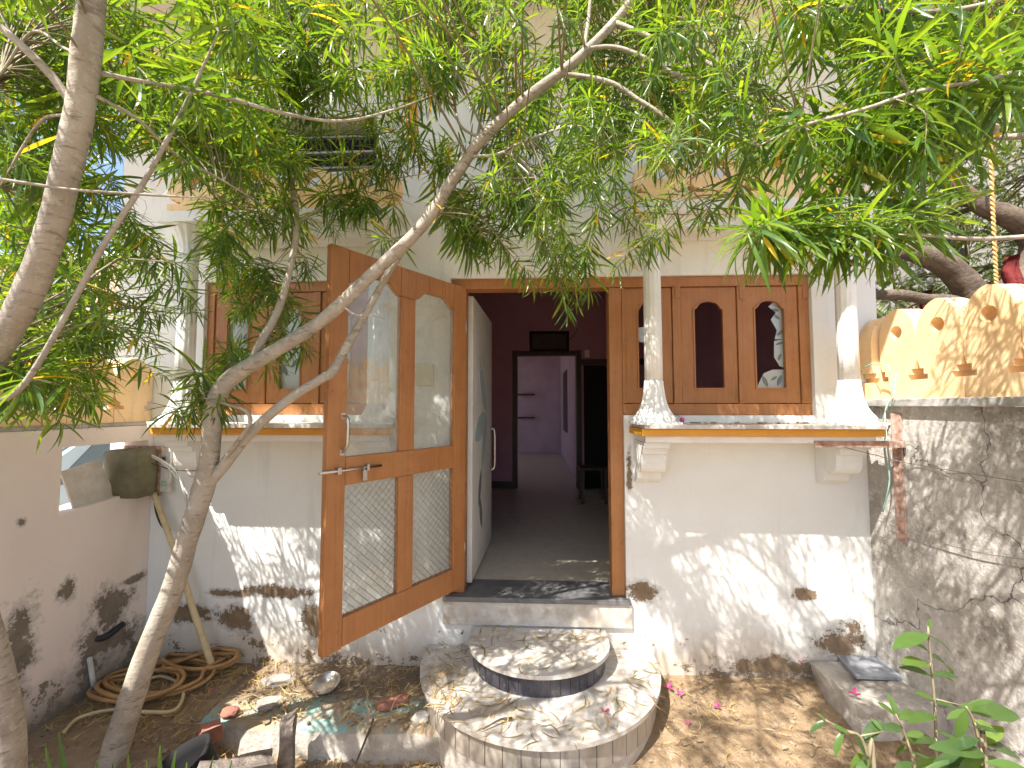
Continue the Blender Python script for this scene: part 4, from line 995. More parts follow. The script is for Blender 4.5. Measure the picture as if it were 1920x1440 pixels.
# broken planter at the trunk foot
PM = Matrix.Translation((-1.54, 2.03, -.15)) @ Matrix.Scale(.8, 4) @ Matrix.Rotation(radians(-24), 4, 'Y') @ Matrix.Rotation(radians(14), 4, 'X')
pl = thing('planter', 'broken black rubber pot tipped beside the foot of the leaning tree', 'planter', tuple(PM.translation))
MB().lathe([(.02, .0), (.12, .0), (.135, .05), (.16, .25), (.17, .28), (.172, .30), (.155, .30), (.145, .24), (.12, .05), (.02, .04)], 28, mod=lambda th, z: 1 + .05 * sin(2 * th + 1) + .03 * sin(5 * th + z * 9), mx=PM).build('pot', 'black', pl)
MB().lathe([(.02, .06), (.118, .06), (.125, .11), (.08, .13), (.01, .12)], 20, mod=lambda th, z: 1 + .08 * sin(3 * th), mx=PM).build('soil', 'dirt', pl)
def chunk(p, sx, sy, sz, mat, label, rx, rz, seed):
    w_ = MB().box(-sx, sx, -sy, sy, -sz, sz); bmesh.ops.subdivide_edges(w_.bm, edges=w_.bm.edges[:], cuts=4, use_grid_fill=True)
    for v in w_.bm.verts: v.co += v.co.normalized() * mn.noise(v.co * 16 + Vector((seed, 0, 0))) * .025
    tag(w_.build('masonry_chunk', mat, None, mx=Matrix.Translation(p) @ Matrix.Rotation(rz, 4, 'Z') @ Matrix.Rotation(rx, 4, 'X')), label, 'rubble')
chunk(Vector((-1.33, 1.94, .06)), .055, .15, .045, 'stump', 'split grey log lying against the black pot', -.35, -.75, 1)
chunk(Vector((-1.22, 2.16, .0)), .03, .035, .15, 'stump', 'short upright brown stake beside the split log', 0, .3, 4)
chunk(Vector((-1.66, 2.22, .03)), .05, .03, .04, 'brick_red', 'broken brick lying between the hose and the black pot', .2, .8, 7)
# steel bowl
bp = at(613, 1290, z=.012)
tag(MB().lathe([(.02, 0), (.045, .004), (.066, .02), (.078, .04), (.080, .042), (.076, .042), (.062, .022), (.04, .009), (.005, .007)], 40, mod=lambda th, z: 1 + .012 * cos(20 * th), mx=Matrix.Translation(bp) @ Matrix.Rotation(radians(14), 4, 'X')).build('bowl', 'steel'), 'small fluted steel bowl on the paved platform', 'bowl')
# loose stones and brick bits
def lump(name, p, sx, sy, sz, mat, label, cat, seed, rot=0.0, group=None):
    bm = MB(); bmesh.ops.create_icosphere(bm.bm, subdivisions=2, radius=1.0); r = random.Random(seed); off = Vector((r.uniform(0, 50), 0, 0))
    for v in bm.bm.verts:
        k = 1 + .35 * mn.noise(v.co * 1.3 + off); v.co = Vector((v.co.x * sx * k, v.co.y * sy * k, max(-.6, min(.7, v.co.z * k)) * sz))
    return tag(bm.build(name, mat, None, mx=Matrix.Translation(p) @ Matrix.Rotation(rot, 4, 'Z')), label, cat, group)
lump('stone', at(525, 1275, z=.02), .10, .05, .03, 'stone', 'long grey stone lying near the wall on the platform', 'stone', 1, .3)
lump('stone', at(505, 1318, z=.02), .075, .055, .03, 'stone', 'flat grey stone chip between litter and painted paving', 'stone', 2, .6)
lump('stone', at(430, 1335, z=.02), .05, .04, .03, 'brick_red', 'small reddish stone beside the planter', 'stone', 3)
lump('stone', at(735, 1318, z=.015), .10, .05, .03, 'brick_red', 'low pinkish brown stone against the lower step', 'stone', 4, .5)
lump('stone', at(790, 1345, z=.01), .05, .04, .03, 'concrete_light', 'pale lump at the corner of platform and step', 'stone', 6, .2)
# foot of the grey wall: rough block carrying a slate slab
bk = thing('masonry_block', 'rough crumbling masonry block at the foot of the grey wall', 'block', (1.95, 2.5, 0))
mmx = MB().box(1.72, 2.195, 2.38, 2.825, -.15, .13)
bmesh.ops.subdivide_edges(mmx.bm, edges=mmx.bm.edges[:], cuts=5, use_grid_fill=True)
for v in mmx.bm.verts: v.co += Vector((mn.noise(v.co * 5), mn.noise(v.co * 5 + Vector((9, 0, 0))), mn.noise(v.co * 6 + Vector((0, 9, 0))))) * .06
for v in mmx.bm.verts: v.co.x = min(v.co.x, 2.196); v.co.y = min(v.co.y, 2.826); v.co.z = min(v.co.z, .135)
mmx.build('block_body', 'concrete', bk)
sl = [at(x, y, z=.155) for x, y in ((1552, 1212), (1622, 1210), (1692, 1271), (1606, 1268))]
tag(MB().prism([(p.x, p.y) for p in sl], 'z', .140, .158).build('slate_slab', 'slab_grey'), 'blue grey slate slab lying on the rough masonry block', 'slab')
lump('stone', at(1640, 1310, z=.05), .16, .10, .11, 'concrete', 'rounded pale lump of mortar below the slate slab', 'stone', 9, .4)

# ------------------------------------------------------------------ rusty iron and wires at the right corner
pp = thing('iron_post', 'rusty angle iron post fixed to the grey wall with a projecting arm', 'post', (XR - .03, 2.6, .9))
a_ = at(1676, 775, x=XR - .02); b_ = at(1676, 1010, x=XR - .02); a_.y = 2.575
MB().box(XR - .012, XR - .004, a_.y - .018, a_.y + .018, b_.z, a_.z).box(XR - .035, XR - .0125, a_.y + .012, a_.y + .018, b_.z, a_.z).build('upright', 'rust', pp)
z_ = at(1600, 833, y=2.53).z; x_ = at(1527, 833, y=2.53).x
MB().box(x_, XR - .014, 2.525, 2.531, z_ - .018, z_ + .018).box(x_, XR - .014, 2.5315, 2.56, z_ + .012, z_ + .018).build('arm', 'rust', pp)
for lst, r, mt, lb in (([(1618, 690), (1640, 682), (1668, 690), (1672, 740), (1655, 790), (1660, 850), (1668, 900), (1655, 960)], .004, 'wire_green', 'pale green wire hanging down past the rusty iron post'),
                       ([(1680, 700), (1676, 740), (1660, 770), (1664, 830), (1672, 870)], .003, 'wire_white', 'thin white wire twisted beside the pale green wire')):
    tag(MB().tube([at(x, y, x=XR - .055) for x, y in lst], r, 6, 6).build('wire', mt), lb, 'wire')
for lst, lb in (([(1545, 830), (1620, 848), (1700, 868), (1800, 885), (1925, 905)], 'thin steel wire running from the rusty arm along the grey wall'), ([(1670, 985), (1740, 1010), (1830, 1035), (1925, 1050)], 'dark wire sagging low across the grey wall')):
    tag(MB().tube([at(x, y, x=min(XR - .02, XR - .02)) if x > 1640 else at(x, y, y=a_.y - .01) for x, y in lst], .0022, 5, 5).build('wire', 'wire'), lb, 'wire')
# plastic bottle on the ledge
bp = at(1270, 778, y=2.62); bp.z = 1.599 + .033
bt = thing('plastic_bottle', 'crushed clear plastic bottle with a pink cap lying on the ledge', 'bottle', (bp.x, 2.62, 1.599))
BM = Matrix.Translation(bp + Vector((-.03, .06, 0))) @ Matrix.Rotation(radians(100), 4, 'Y') @ Matrix.Rotation(radians(-12), 4, 'X')
MB().lathe([(.02, -.08), (.033, -.075), (.033, -.02), (.030, -.01), (.033, 0), (.033, .04), (.024, .06), (.013, .07), (.013, .078)], 20, mod=lambda th, z: 1 + .06 * sin(3 * th + z * 60), mx=BM).build('body', 'clear_plastic', bt)
MB().lathe([(.016, .0785), (.017, .082), (.017, .094), (.012, .096)], 16, mx=BM).build('cap', 'pink_cap', bt)
rr = random.Random(9)
for k in range(6):
    x = 1.0 + .13 * k + rr.uniform(-.03, .03)
    lump('mortar_crumb', Vector((x, 2.68 + rr.uniform(-.04, .06), 1.603)), .03 + .02 * rr.random(), .015, .008, 'concrete' if k % 2 else 'stone', 'crumb of mortar lying on the marble ledge under the window', 'rubble', 30 + k, rr.random() * 3, 'crumbs on the window ledge')

# ------------------------------------------------------------------ litter and fallen flowers
def hsurf(x, y):
    dx = x - SX
    def inside(rx, ry, yb):
        yy = y - (yb - .12)
        return abs(dx) < rx and (y < yb) and (yy > 0 or (dx / rx) ** 2 + (yy / (ry - .12)) ** 2 < 1)
    if inside(.415, .48, YF - .03): return .2945
    if inside(.70, .79, YF - .01):
        return .1645 if not inside(.43, .50, YF - .02) else None
    if -1.78 < x < -.42 and y > 2.33: return .010 + max(0, (y - 2.70)) * .15
    if y > YF - .03 or x < XL + .03 or x > XR - .03: return None
    if 1.62 < x < 2.2 and y > 2.2: return None
    if -.16 < x < .28 and 1.69 < y < 2.0: return .064
    return gz(x, y) + .010
DRY = []
for k, (kk, wd) in enumerate(((.15, .07), (.45, .06), (-.3, .08), (.8, .06))):
    tv, tf = leaf_template(kk, wd * .8, nseg=6); tv = tv.copy()
    tv[:, 1] += .10 * np.sin(tv[:, 0] * 3.1) * (1 if k % 2 else -1.4); tv[:, 2] = np.abs(tv[:, 2]) * .25 + .003
    me = bpy.data.meshes.new('fallen_leaf'); me.from_pydata([tuple(v) for v in tv], [], tf); me.materials.append(MATS['leaf_dry'])
    for p in me.polygons: p.use_smooth = True
    DRY.append(me)
rl = random.Random(77); cnt = {}
def drop_leaf(x, y, label, grp, L):
    z = hsurf(x, y)
    if z is None: return False
    o = link('fallen_leaf', rl.choice(DRY), None, None, Matrix.Translation((x, y, z + .002)) @ Matrix.Rotation(rl.uniform(0, 6.28), 4, 'Z') @ Matrix.Rotation(rl.uniform(-.12, .12), 4, 'X') @ Matrix.Diagonal((L, L, L, 1)))
    tag(o, label, 'leaf', grp); return True
def scatter(n, x0, x1, y0, y1, zt, label, grp):
    k = 0
    while k < n:
        x, y = rl.uniform(x0, x1), rl.uniform(y0, y1); z = hsurf(x, y)
        if z is None or abs(z - zt) > .004: continue
        if drop_leaf(x, y, label, grp, rl.uniform(.06, .125)): k += 1
scatter(55, -.4, .46, 2.35, 2.80, .2945, 'narrow dry leaf fallen on the upper half round step', 'dry leaves on the upper step')
scatter(120, -.68, .75, 2.03, 2.80, .1645, 'narrow dry leaf fallen on the lower half round step', 'dry leaves on the lower step')
k = 0
while k < 75:
    x, y = rl.uniform(.6, 2.1), rl.uniform(1.6, 2.75)
    if drop_leaf(x, y, 'narrow dry leaf fallen on the sandy ground below the right window', 'dry leaves on the sand', rl.uniform(.05, .10)): k += 1
TEMPL_SAVE = TEMPL[:]
TEMPL[:] = [(np.array([(v.co.x, v.co.y, v.co.z) for v in me.vertices]), [tuple(p.vertices) for p in me.polygons]) for me in DRY]
lit = []
def litter(n, x0, x1, y0, y1, L0, L1):
    k = 0; tries = 0
    while k < n and tries < n * 20:
        tries += 1
        x, y = rl.uniform(x0, x1), rl.uniform(y0, y1)
        if mn.noise(Vector((x * 3.1, y * 3.1, 5))) < rl.uniform(-.4, .25): continue
        z = hsurf(x, y)
        if z is None: continue
        L = rl.uniform(L0, L1); up = Vector((rl.uniform(-.35, .35), rl.uniform(-.35, .35), 1)); a = rl.uniform(0, 6.28)
        lit.append((leaf_mx(Vector((x, y, z + rl.uniform(0, .012))), Vector((cos(a), sin(a), rl.uniform(-.1, .25))), up, L), rl.randrange(4))); k += 1
litter(1900, XL, -.42, 2.2, 2.81, .03, .10); litter(700, -2.0, .0, 1.7, 2.28, .04, .11); litter(450, .6, 2.2, 1.5, 2.8, .025, .07); litter(260, -.7, .75, 2.03, 2.8, .02, .05)
o = build_leaves('leaf_litter', lit, 'litter', None); tag(o, 'straw coloured dry leaf litter strewn over platform, steps and sand', 'leaf litter', kind='stuff')
TEMPL[:] = TEMPL_SAVE
# clods and pebbles in the soil
TEMPL_SAVE = TEMPL[:]
ico = bmesh.new(); bmesh.ops.create_icosphere(ico, subdivisions=1, radius=.5); peb = []
me_ = bpy.data.meshes.new('pebble_tmp'); ico.to_mesh(me_); ico.free()
pv = np.array([tuple(v.co) for v in me_.vertices]); pf_ = [tuple(p.vertices) for p in me_.polygons]; bpy.data.meshes.remove(me_)
V = []; FF = []; off = 0; rp_ = random.Random(31); k = 0
while k < 2600:
    x, y = rp_.uniform(XL, XR), rp_.uniform(1.6, 2.81); z = hsurf(x, y)
    if z is None or z > .06 and abs(x) < .8: continue
    s = .006 + .026 * rp_.random() ** 4; a = rp_.uniform(0, 6.28); ca, sa = cos(a), sin(a)
    q = pv * np.array([s * rp_.uniform(.8, 1.5), s * rp_.uniform(.7, 1.2), s * rp_.uniform(.5, .9)]) * (1 + .25 * np.array([[rp_.uniform(-1, 1)] for _ in pv]))
    V.append(np.stack([q[:, 0] * ca - q[:, 1] * sa + x, q[:, 0] * sa + q[:, 1] * ca + y, q[:, 2] + z - .006], 1)); FF += [tuple(i + off for i in f) for f in pf_]; off += len(pv); k += 1
me = bpy.data.meshes.new('pebbles'); me.from_pydata(np.concatenate(V).tolist(), [], FF)
tag(link('pebbles', me, 'pebble'), 'small clods and pebbles scattered in the sandy soil', 'pebbles', kind='stuff')
# magenta bougainvillea bracts
pm = MB()
for k in range(3):
    R_ = Matrix.Rotation(2 * pi * k / 3, 4, 'Z'); vs = []
    for u, v, w in ((0, 0, 0), (.35, .28, .18), (.8, .26, .38), (1.1, 0, .42), (.8, -.26, .38), (.35, -.28, .18)): vs.append(pm.bm.verts.new(R_ @ Vector((u, v, w))))
    pm.bm.faces.new(vs)
PET = pm.mesh('fallen_flower'); PET.materials.append(MATS['petal'])
for px, py, sz, lb in ((1135, 1338, .028, 'magenta flower fallen on the lower half round step'), (1345, 1322, .022, 'magenta flower on the sand below the right window'), (1290, 1350, .018, 'small magenta flower on sand close to the lower step'), (1458, 1430, .022, 'magenta flower on the sand near the leafy plant'),
                       (1505, 1282, .02, 'magenta flower against the masonry block'), (1690, 1280, .02, 'magenta flower beside the slate slab'), (398, 1297, .02, 'pink flower lying beside the coiled hose'), (1255, 1290, .03, 'dark red flowers dropped beside the lower step'), (1275, 1300, .026, 'dark red petals at the wall foot by the step'), (1605, 1345, .03, 'crimson flower hanging on the mortar lump')):
    p = at(px, py, z=.16) if px == 1135 else at(px, py, z=.02); z = hsurf(p.x, p.y)
    p.z = (z if z is not None else .14) + .004
    tag(link('fallen_flower', PET, None, None, Matrix.Translation(p) @ Matrix.Rotation(px * .7, 4, 'Z') @ Matrix.Rotation(.3, 4, 'X') @ Matrix.Diagonal((sz, sz, sz, 1))), lb, 'flower', 'fallen flowers')
for (x0, y0, x1, y1, lb) in ((1468, 1300, 1505, 1328, 'short dark stick on the sand below the window'), (960, 1405, 905, 1440, 'dry twig in front of the lower step'), (700, 1345, 640, 1440, 'bent brown twig across the platform edge'), (800, 1205, 880, 1222, 'curled dry twig at the wall foot beside the steps')):
    a_ = at(x0, y0, z=.03); b_ = at(x1, y1, z=.0); za, zb_ = hsurf(a_.x, a_.y) or 0, hsurf(b_.x, b_.y) or 0
    a_.z = za + .012; b_.z = zb_ + .010
    tag(MB().tube([a_, a_.lerp(b_, .5) + Vector((.01, .01, .012)), b_], [.006, .005, .003], 6, 4).build('stick', 'bark_dark'), lb, 'stick')

# ------------------------------------------------------------------ leafy plants low in front
def ell(t_): return sin(pi * min(1, t_ * .96 + .02)) ** .8
PLV = []
for k in (.08, .22, .38):
    tv, tf = leaf_template(k, .33, ell, nseg=7, fold=.25)
    me = bpy.data.meshes.new('leaf'); me.from_pydata([tuple(v) for v in tv], [], tf); me.materials.append(MATS['leaf_plant'])
    for p in me.polygons: p.use_smooth = True
    PLV.append(me)
def sapling(label, stem, d, leaves, grp='leafy saplings'):
    pts = L_([(x, y, d) for x, y in stem]); b = pts[0].copy(); b.z = gz(b.x, b.y) - .03
    t_ = thing('sapling', label, 'plant', tuple(b), grp)
    MB().tube([b] + pts, [.005] + [.0045 - .003 * i / len(pts) for i in range(len(pts))], 7, 5).build('stem', 'twig', t_)
    rs = random.Random(len(leaves))
    for (x0, y0, x1, y1, dd) in leaves:
        a_ = at(x0, y0, d=d + dd * .3); b_ = at(x1, y1, d=d + dd)
        dv = b_ - a_; up = Vector((rs.uniform(-.3, .3), -.45 + rs.uniform(-.3, .3), 1))
        q = link('leaf', rs.choice(PLV), None, None, leaf_mx(a_, dv, up, dv.length * rs.uniform(.78, .95), rs.uniform(.8, 1.05))); setp(q, t_)
        # leaf stalk
        near = min(pts, key=lambda p: (p - a_).length)
        if (near - a_).length > .015:
            o = MB().tube([near, a_], [.0022, .0016], 5).build('leaf_stalk', 'twig', t_)
sapling('upright sapling with paired oval leaves in front of the grey wall', [(1756, 1445), (1755, 1380), (1752, 1310), (1746, 1240), (1740, 1175)], 1.22,
        [(1740, 1190, 1662, 1205, -.04), (1741, 1200, 1690, 1187, .03), (1742, 1222, 1700, 1190, .02), (1743, 1192, 1800, 1230, -.03), (1745, 1230, 1810, 1250, .02), (1744, 1248, 1684, 1226, -.05), (1746, 1268, 1685, 1235, .03), (1748, 1266, 1812, 1258, -.02), (1750, 1262, 1808, 1282, .03), (1741, 1182, 1748, 1160, 0),
         (1752, 1312, 1716, 1296, -.03), (1752, 1318, 1812, 1322, -.04), (1800, 1322, 1920, 1345, -.05), (1756, 1345, 1700, 1330, -.04), (1756, 1370, 1820, 1400, -.08), (1756, 1390, 1690, 1370, -.05), (1758, 1400, 1820, 1425, .05), (1755, 1420, 1700, 1440, 0)])
sapling('sapling with broad yellow green leaves beside the rough masonry block', [(1850, 1450), (1838, 1400), (1825, 1350), (1812, 1325)], .95,
        [(1812, 1330, 1790, 1405, .0), (1815, 1322, 1868, 1310, -.02), (1822, 1335, 1920, 1335, .03), (1826, 1350, 1900, 1380, -.03), (1838, 1390, 1930, 1420, .02), (1835, 1385, 1770, 1400, -.02), (1845, 1420, 1790, 1440, .0), (1848, 1425, 1900, 1445, .03), (1815, 1330, 1765, 1350, .03), (1830, 1370, 1905, 1400, .06), (1845, 1410, 1725, 1432, .05), (1846, 1415, 1755, 1380, -.04), (1848, 1430, 1960, 1440, -.05), (1840, 1395, 1890, 1350, .02), (1850, 1440, 1700, 1445, .04), (1830, 1360, 1880, 1375, -.06)])
sapling('spreading sapling with dull green leaves against the foot of the grey wall', [(1715, 1470), (1712, 1430), (1700, 1385), (1680, 1340)], 1.12,
        [(1680, 1342, 1640, 1310, .0), (1684, 1350, 1728, 1318, .03), (1692, 1365, 1650, 1362, -.03), (1698, 1380, 1742, 1372, .02), (1704, 1400, 1662, 1408, .03), (1708, 1412, 1752, 1420, -.03), (1712, 1430, 1672, 1442, -.02), (1682, 1345, 1672, 1300, .02), (1700, 1388, 1740, 1400, .05)])
sapling('low sapling with glossy bright green young leaves on the sand', [(1640, 1455), (1628, 1420), (1612, 1380), (1580, 1368), (1548, 1350)], 1.0,
        [(1548, 1352, 1535, 1332, .0), (1560, 1360, 1605, 1378, -.02), (1582, 1372, 1558, 1412, -.03), (1600, 1376, 1642, 1438, -.04), (1612, 1382, 1650, 1400, .02), (1625, 1410, 1580, 1440, .02), (1630, 1425, 1600, 1452, -.03), (1548, 1352, 1510, 1372, .0), (1618, 1392, 1655, 1345, .03), (1655, 1372, 1632, 1342, .03)])
gb = at(250, 1600, d=.95); gb.z = gz(gb.x, gb.y) - .02
gt = thing('grass_tuft', 'tuft of long bright green blades rising below the leaning tree', 'grass', tuple(gb))
rg = random.Random(3)
for (x, y) in ((110, 1372), (85, 1400), (240, 1415), (300, 1398), (330, 1408), (275, 1425), (180, 1425), (435, 1425), (400, 1418), (60, 1432), (210, 1432), (350, 1430)):
    d = rg.uniform(.85, 1.0); tip = at(x, y, d=d); mid = gb.lerp(tip, .6) + Vector((rg.uniform(-.03, .03), rg.uniform(-.03, .03), .12))
    m = MB(); prev = None; P, _ = crom([gb + Vector((rg.uniform(-.04, .04), rg.uniform(-.04, .04), 0)), mid, tip], [1, 1, 1], 8)
    for i, p in enumerate(P):
        w = .020 * (1 - (i / (len(P) - 1)) ** 2.5) + .0006; s_ = Vector((.9, .3, 0)).normalized() * w
        cur = (m.bm.verts.new(p - s_), m.bm.verts.new(p + Vector((0, .002, -.002))), m.bm.verts.new(p + s_))
        if prev: m.bm.faces.new((prev[0], prev[1], cur[1], cur[0])); m.bm.faces.new((prev[1], prev[2], cur[2], cur[1]))
        prev = cur
    m.build('blade', 'leaf_plant', gt)

# ------------------------------------------------------------------ beyond the walls
def far_tree(name, label, base, limbs, blobs, seed, mat, leafL, group=None):
    tr = thing(name, label, 'tree', base, group)
    for i, (pts, rad) in enumerate(limbs): MB().tube(pts, rad, 10, 6, wob=.08, seed=i).build('trunk' if i == 0 else 'branch', 'bark_dark', tr)
    rg_ = random.Random(seed); out = []; tw = MB()
    allp = [Vector(p) for pts, rad in limbs for p in pts]
    for (c, r, n) in blobs:
        c = Vector(c); b = min(allp, key=lambda p: (p - c).length); tw.tube([b, b.lerp(c, .5) + Vector((0, 0, .1)), c], [.02, .012, .004], 5, 3, cap=False)
        for _ in range(n):       # feathery sprays: leaflets along a short rachis
            v = Vector((rg_.gauss(0, 1), rg_.gauss(0, 1), rg_.gauss(0, 1))); v = v.normalized() * r * rg_.random() ** .45; p = c + v
            ax = (v.normalized() * .6 + Vector((rg_.uniform(-.6, .6), rg_.uniform(-.6, .6), rg_.uniform(-.7, .2)))).normalized(); e1 = ax.orthogonal().normalized(); e2 = ax.cross(e1)
            for j in range(7):
                for s_ in (1, -1):
                    out.append((leaf_mx(p + ax * (j * leafL * .32), e1 * s_ * .9 + ax * .35 + Vector((0, 0, -.15)), e2 + Vector((0, 0, .5)), leafL * rg_.uniform(.8, 1.2), 4.0), rg_.choice((0, 1, 2))))
    tw.build('twigs', 'bark_dark', tr)['kind'] = 'stuff'
    build_leaves('crown', out, mat, tr)
    return tr
tx = at(1850, 640, d=4.2); tx2 = Vector((tx.x, tx.y, -.12))
lim = [([tx2, tx2.lerp(tx, .6), at(1848, 600, d=4.2), at(1830, 565, d=4.2), at(1808, 530, d=4.2), at(1770, 495, d=4.2), at(1725, 478, d=4.2), at(1690, 470, d=4.25)], [.17, .16, .14, .125, .12, .11, .09, .07]),
       ([at(1840, 590, d=4.2), at(1790, 566, d=4.15), at(1740, 562, d=4.1), at(1690, 553, d=4.1), at(1640, 552, d=4.1), at(1560, 540, d=4.3)], [.07, .06, .055, .05, .045, .03]),
       ([at(1848, 600, d=4.2), at(1930, 500, d=4.3), at(1935, 440, d=4.3), at(1890, 405, d=4.3), at(1840, 385, d=4.35), at(1780, 330, d=4.4), at(1720, 240, d=4.5)], [.13, .12, .11, .10, .08, .06, .03]),
       ([at(1930, 450, d=4.3), at(1990, 300, d=4.4), at(1960, 120, d=4.6), at(1900, -60, d=4.8)], [.10, .08, .06, .03])]
rf = random.Random(2)
bl = [(at(rf.uniform(1640, 1960), rf.uniform(420, 640), d=rf.uniform(4.5, 5.6)), rf.uniform(.3, .5), 42) for _ in range(28)] + [(at(rf.uniform(1620, 1980), rf.uniform(-100, 420), d=rf.uniform(4.6, 6.2)), rf.uniform(.35, .6), 42) for _ in range(54)]
far_tree('thorn_tree', 'thorn tree with crooked brown limbs behind the orange parapet', tuple(tx2), lim, bl, 5, 'leaf_far', .05)
def plain_tree(x, y, h, label, seed, grp, leaf=.06, nb=22, rr_=1.5):
    r = random.Random(seed); b = Vector((x, y, -.12)); top = b + Vector((r.uniform(-.3, .3), r.uniform(-.3, .3), h * .75))
    limbs = [([b, b.lerp(top, .4) + Vector((.1, .05, 0)), top], [.16, .12, .05])]
    for k in range(5):
        a = k * 1.3 + r.random(); s = b.lerp(top, .45 + .08 * k); limbs.append(([s, s + Vector((cos(a) * .6, sin(a) * .6, .5)), s + Vector((cos(a) * 1.1, sin(a) * 1.1, .8))], [.05, .035, .015]))
    bl_ = [(b + Vector((r.gauss(0, rr_ * .5), r.gauss(0, rr_ * .5), h * r.uniform(.42, 1.0))), r.uniform(.4, .75), 40) for _ in range(nb)]
    return far_tree('shade_tree', label, tuple(b), limbs, bl_, seed, 'leaf_far', leaf, grp)
plain_tree(6.6, 6.6, 5.6, 'leafy shade tree standing against the grey wall beyond the parapet', 3, 'shade trees beyond the boundary walls', .06, 26, 1.9)
plain_tree(-6.2, 4.6, 6.0, 'leafy shade tree in the lane beyond the pink wall', 6, 'shade trees beyond the boundary walls', .06, 20, 1.6)
gw = thing('grey_building', 'tall grey concrete building side standing behind the thorn tree', 'building', (9, 9, -.1))
wall_sheet(3.4, 17, -.3, 7.5, 8.6, 12, [(6.0, 6.9, 2.2, 3.6), (9.0, 9.9, 2.2, 3.6), (12.0, 12.9, 2.2, 3.6)]).build('wall', 'far_grey', gw)
for x in (6.0, 9.0, 12.0): MB().box(x + .002, x + .898, 8.75, 8.79, 2.202, 3.598).build('window', 'car_glass', gw)
pbd = thing('peach_building', 'peach painted building with a small barred window across the lane', 'building', (-12, 9, -.1))
wall_sheet(-15, -9.0, -.3, 5.2, 9.5, 13, [(-10.6, -10.05, 3.05, 3.95)]).build('wall', 'far_peach', pbd)
MB().box(-10.598, -10.052, 9.62, 9.66, 3.052, 3.948).build('window', 'car_glass', pbd)
for k in range(3): MB().box(-10.598, -10.052, 9.54, 9.56, 3.25 + .22 * k, 3.27 + .22 * k).build('window_bar', 'far_white', pbd)
MB().box(-15.1, -8.9, 9.4, 13.1, 5.202, 5.35).build('roof', 'far_white', pbd)
wbd = thing('white_building', 'low white building across the lane beyond the orange parapet', 'building', (-9.5, 7, -.1))
MB().box(-14, -5.4, 7.0, 8.9, -.3, 2.75).build('wall', 'far_white', wbd); MB().box(-14.1, -5.3, 6.9, 9.0, 2.752, 2.86).build('roof', 'far_white', wbd)
# grey blue car in the lane, seen through the gap
cx, cy = -4.55, 4.0
car = thing('parked_car', 'grey blue car parked in the lane behind the broken gap', 'car', (cx, cy, -.12))
sid = [(-1.9, .30), (-1.95, .62), (-1.85, .82), (-1.0, .92), (-.45, 1.38), (.75, 1.42), (1.45, .98), (1.9, .92), (1.98, .55), (1.9, .30)]
mm = MB().prism(sid, 'x', -.78, .78); bmesh.ops.bevel(mm.bm, geom=mm.bm.edges[:], offset=.06, segments=2, affect='EDGES')
CM = Matrix.Translation((cx, cy, -.12)) @ Matrix.Diagonal((1, 1.05, 1.22, 1)); mm.build('body', 'car_paint', car, mx=CM.copy())
MB().prism([(-.93, .96), (-.46, 1.36), (-.43, 1.345), (-.90, .945)], 'x', -.66, .66, mx=Matrix.Translation((0, -.055, .03))).build('windshield', 'car_glass', car, mx=CM.copy())
MB().prism([(1.36, 1.02), (.78, 1.39), (.76, 1.37), (1.33, 1.0)], 'x', -.62, .62, mx=Matrix.Translation((0, .055, .03))).build('rear_window', 'car_glass', car, mx=CM.copy())
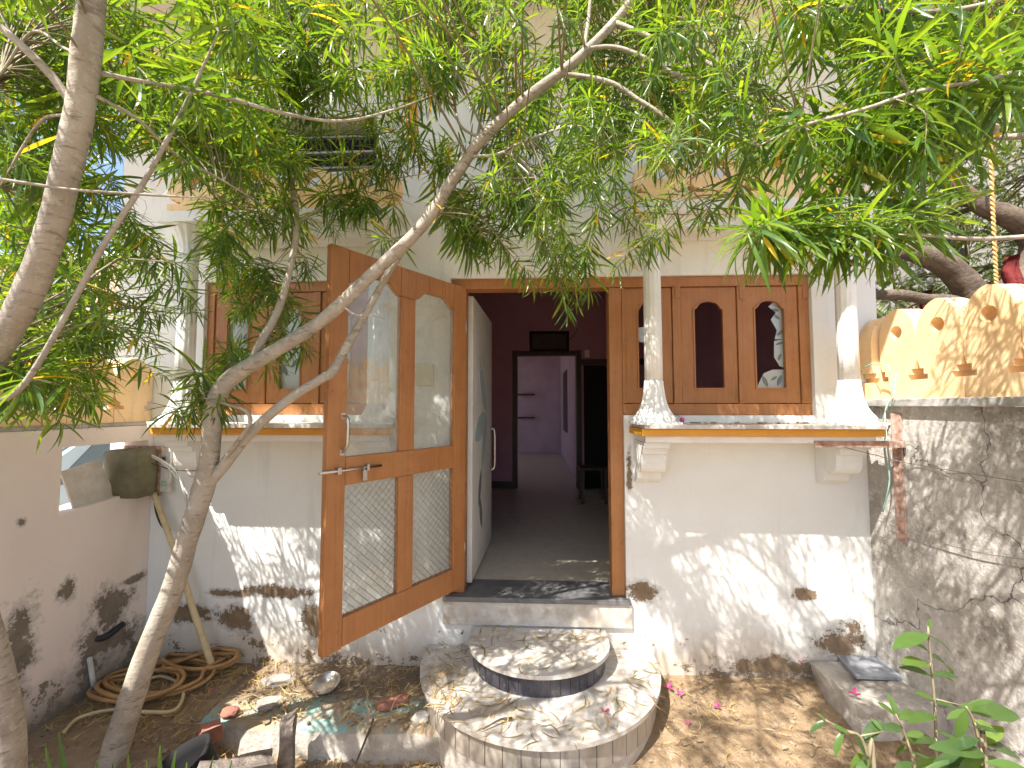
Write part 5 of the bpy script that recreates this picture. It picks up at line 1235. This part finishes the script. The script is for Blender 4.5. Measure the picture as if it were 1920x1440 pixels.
for s_ in (1, -1):
    MB().prism([(-.75, .98), (-.38, 1.30), (.15, 1.33), (.15, .98)], 'x', s_ * .775, s_ * .787).build('side_window', 'car_glass', car, mx=CM.copy())
    MB().prism([(.22, .98), (.22, 1.33), (.70, 1.32), (1.15, 1.02)], 'x', s_ * .775, s_ * .787).build('side_window', 'car_glass', car, mx=CM.copy())
    MB().lathe([(.03, -.02), (.10, -.03), (.13, .0), (.10, .02), (.03, .02)], 16, mx=Matrix.Translation((s_ * .6, -1.93, .70)) @ Matrix.Rotation(pi / 2, 4, 'X')).build('headlight', 'steel', car, mx=CM.copy())
    for y in (-1.25, 1.25):
        w_ = MB().lathe([(.20, -.10), (.29, -.10), (.31, -.07), (.31, .07), (.29, .10), (.20, .10)], 28, mx=Matrix.Translation((s_ * .74, y, .31)) @ Matrix.Rotation(pi / 2, 4, 'Y')).build('wheel', 'rubber_black', car, mx=CM.copy())
        r_ = MB().lathe([(.05, -.105), (.18, -.104), (.19, -.09), (.19, .09), (.18, .104), (.05, .105)], 20, mx=Matrix.Translation((s_ * .74, y, .31)) @ Matrix.Rotation(pi / 2, 4, 'Y')).build('rim', 'steel', None, mx=CM.copy()); setp(r_, w_)
# rope with red cloth hanging from the thorn tree
rp = [at(1852, -20, d=3.9), at(1854, 120, d=3.9), at(1857, 260, d=3.9), at(1862, 400, d=3.9), at(1868, 525, d=3.9), at(1870, 600, d=3.9)]
m = MB(); P, _ = crom(rp, [1] * len(rp), 60)
for ph in (0, pi):
    m.tube([p + Vector((cos(i * .75 + ph) * .008, sin(i * .75 + ph) * .008, 0)) for i, p in enumerate(P)], .009, 6)
tag(m.build('rope', 'rope_orange'), 'twisted orange rope hanging from the thorn tree', 'rope')
def cloth(px, py, w, h, d, label, seed):
    m = MB(); c = at(px, py, d=d); r = random.Random(seed); g = []
    for j in range(9):
        row = []
        for i in range(7):
            u = i / 6 - .5; v = j / 8
            row.append(m.bm.verts.new(c + Vector((u * w * (.35 + .75 * v), .06 * sin(i * 2.1 + j * .4) + .03 * sin(j), -v * h))))
        g.append(row)
    for j in range(8):
        for i in range(6): f = m.bm.faces.new((g[j][i], g[j][i + 1], g[j + 1][i + 1], g[j + 1][i])); f.smooth = True
    bmesh.ops.solidify(m.bm, geom=m.bm.faces[:], thickness=.006)
    return tag(m.build('cloth', 'cloth_red'), label, 'cloth')
cloth(1898, 480, .15, .5, 4.0, 'dark red cloth tied to the thorn tree beside the rope', 1)
cloth(1738, 545, .08, .5, 4.3, 'narrow red cloth strip dangling below the crooked limb', 2)
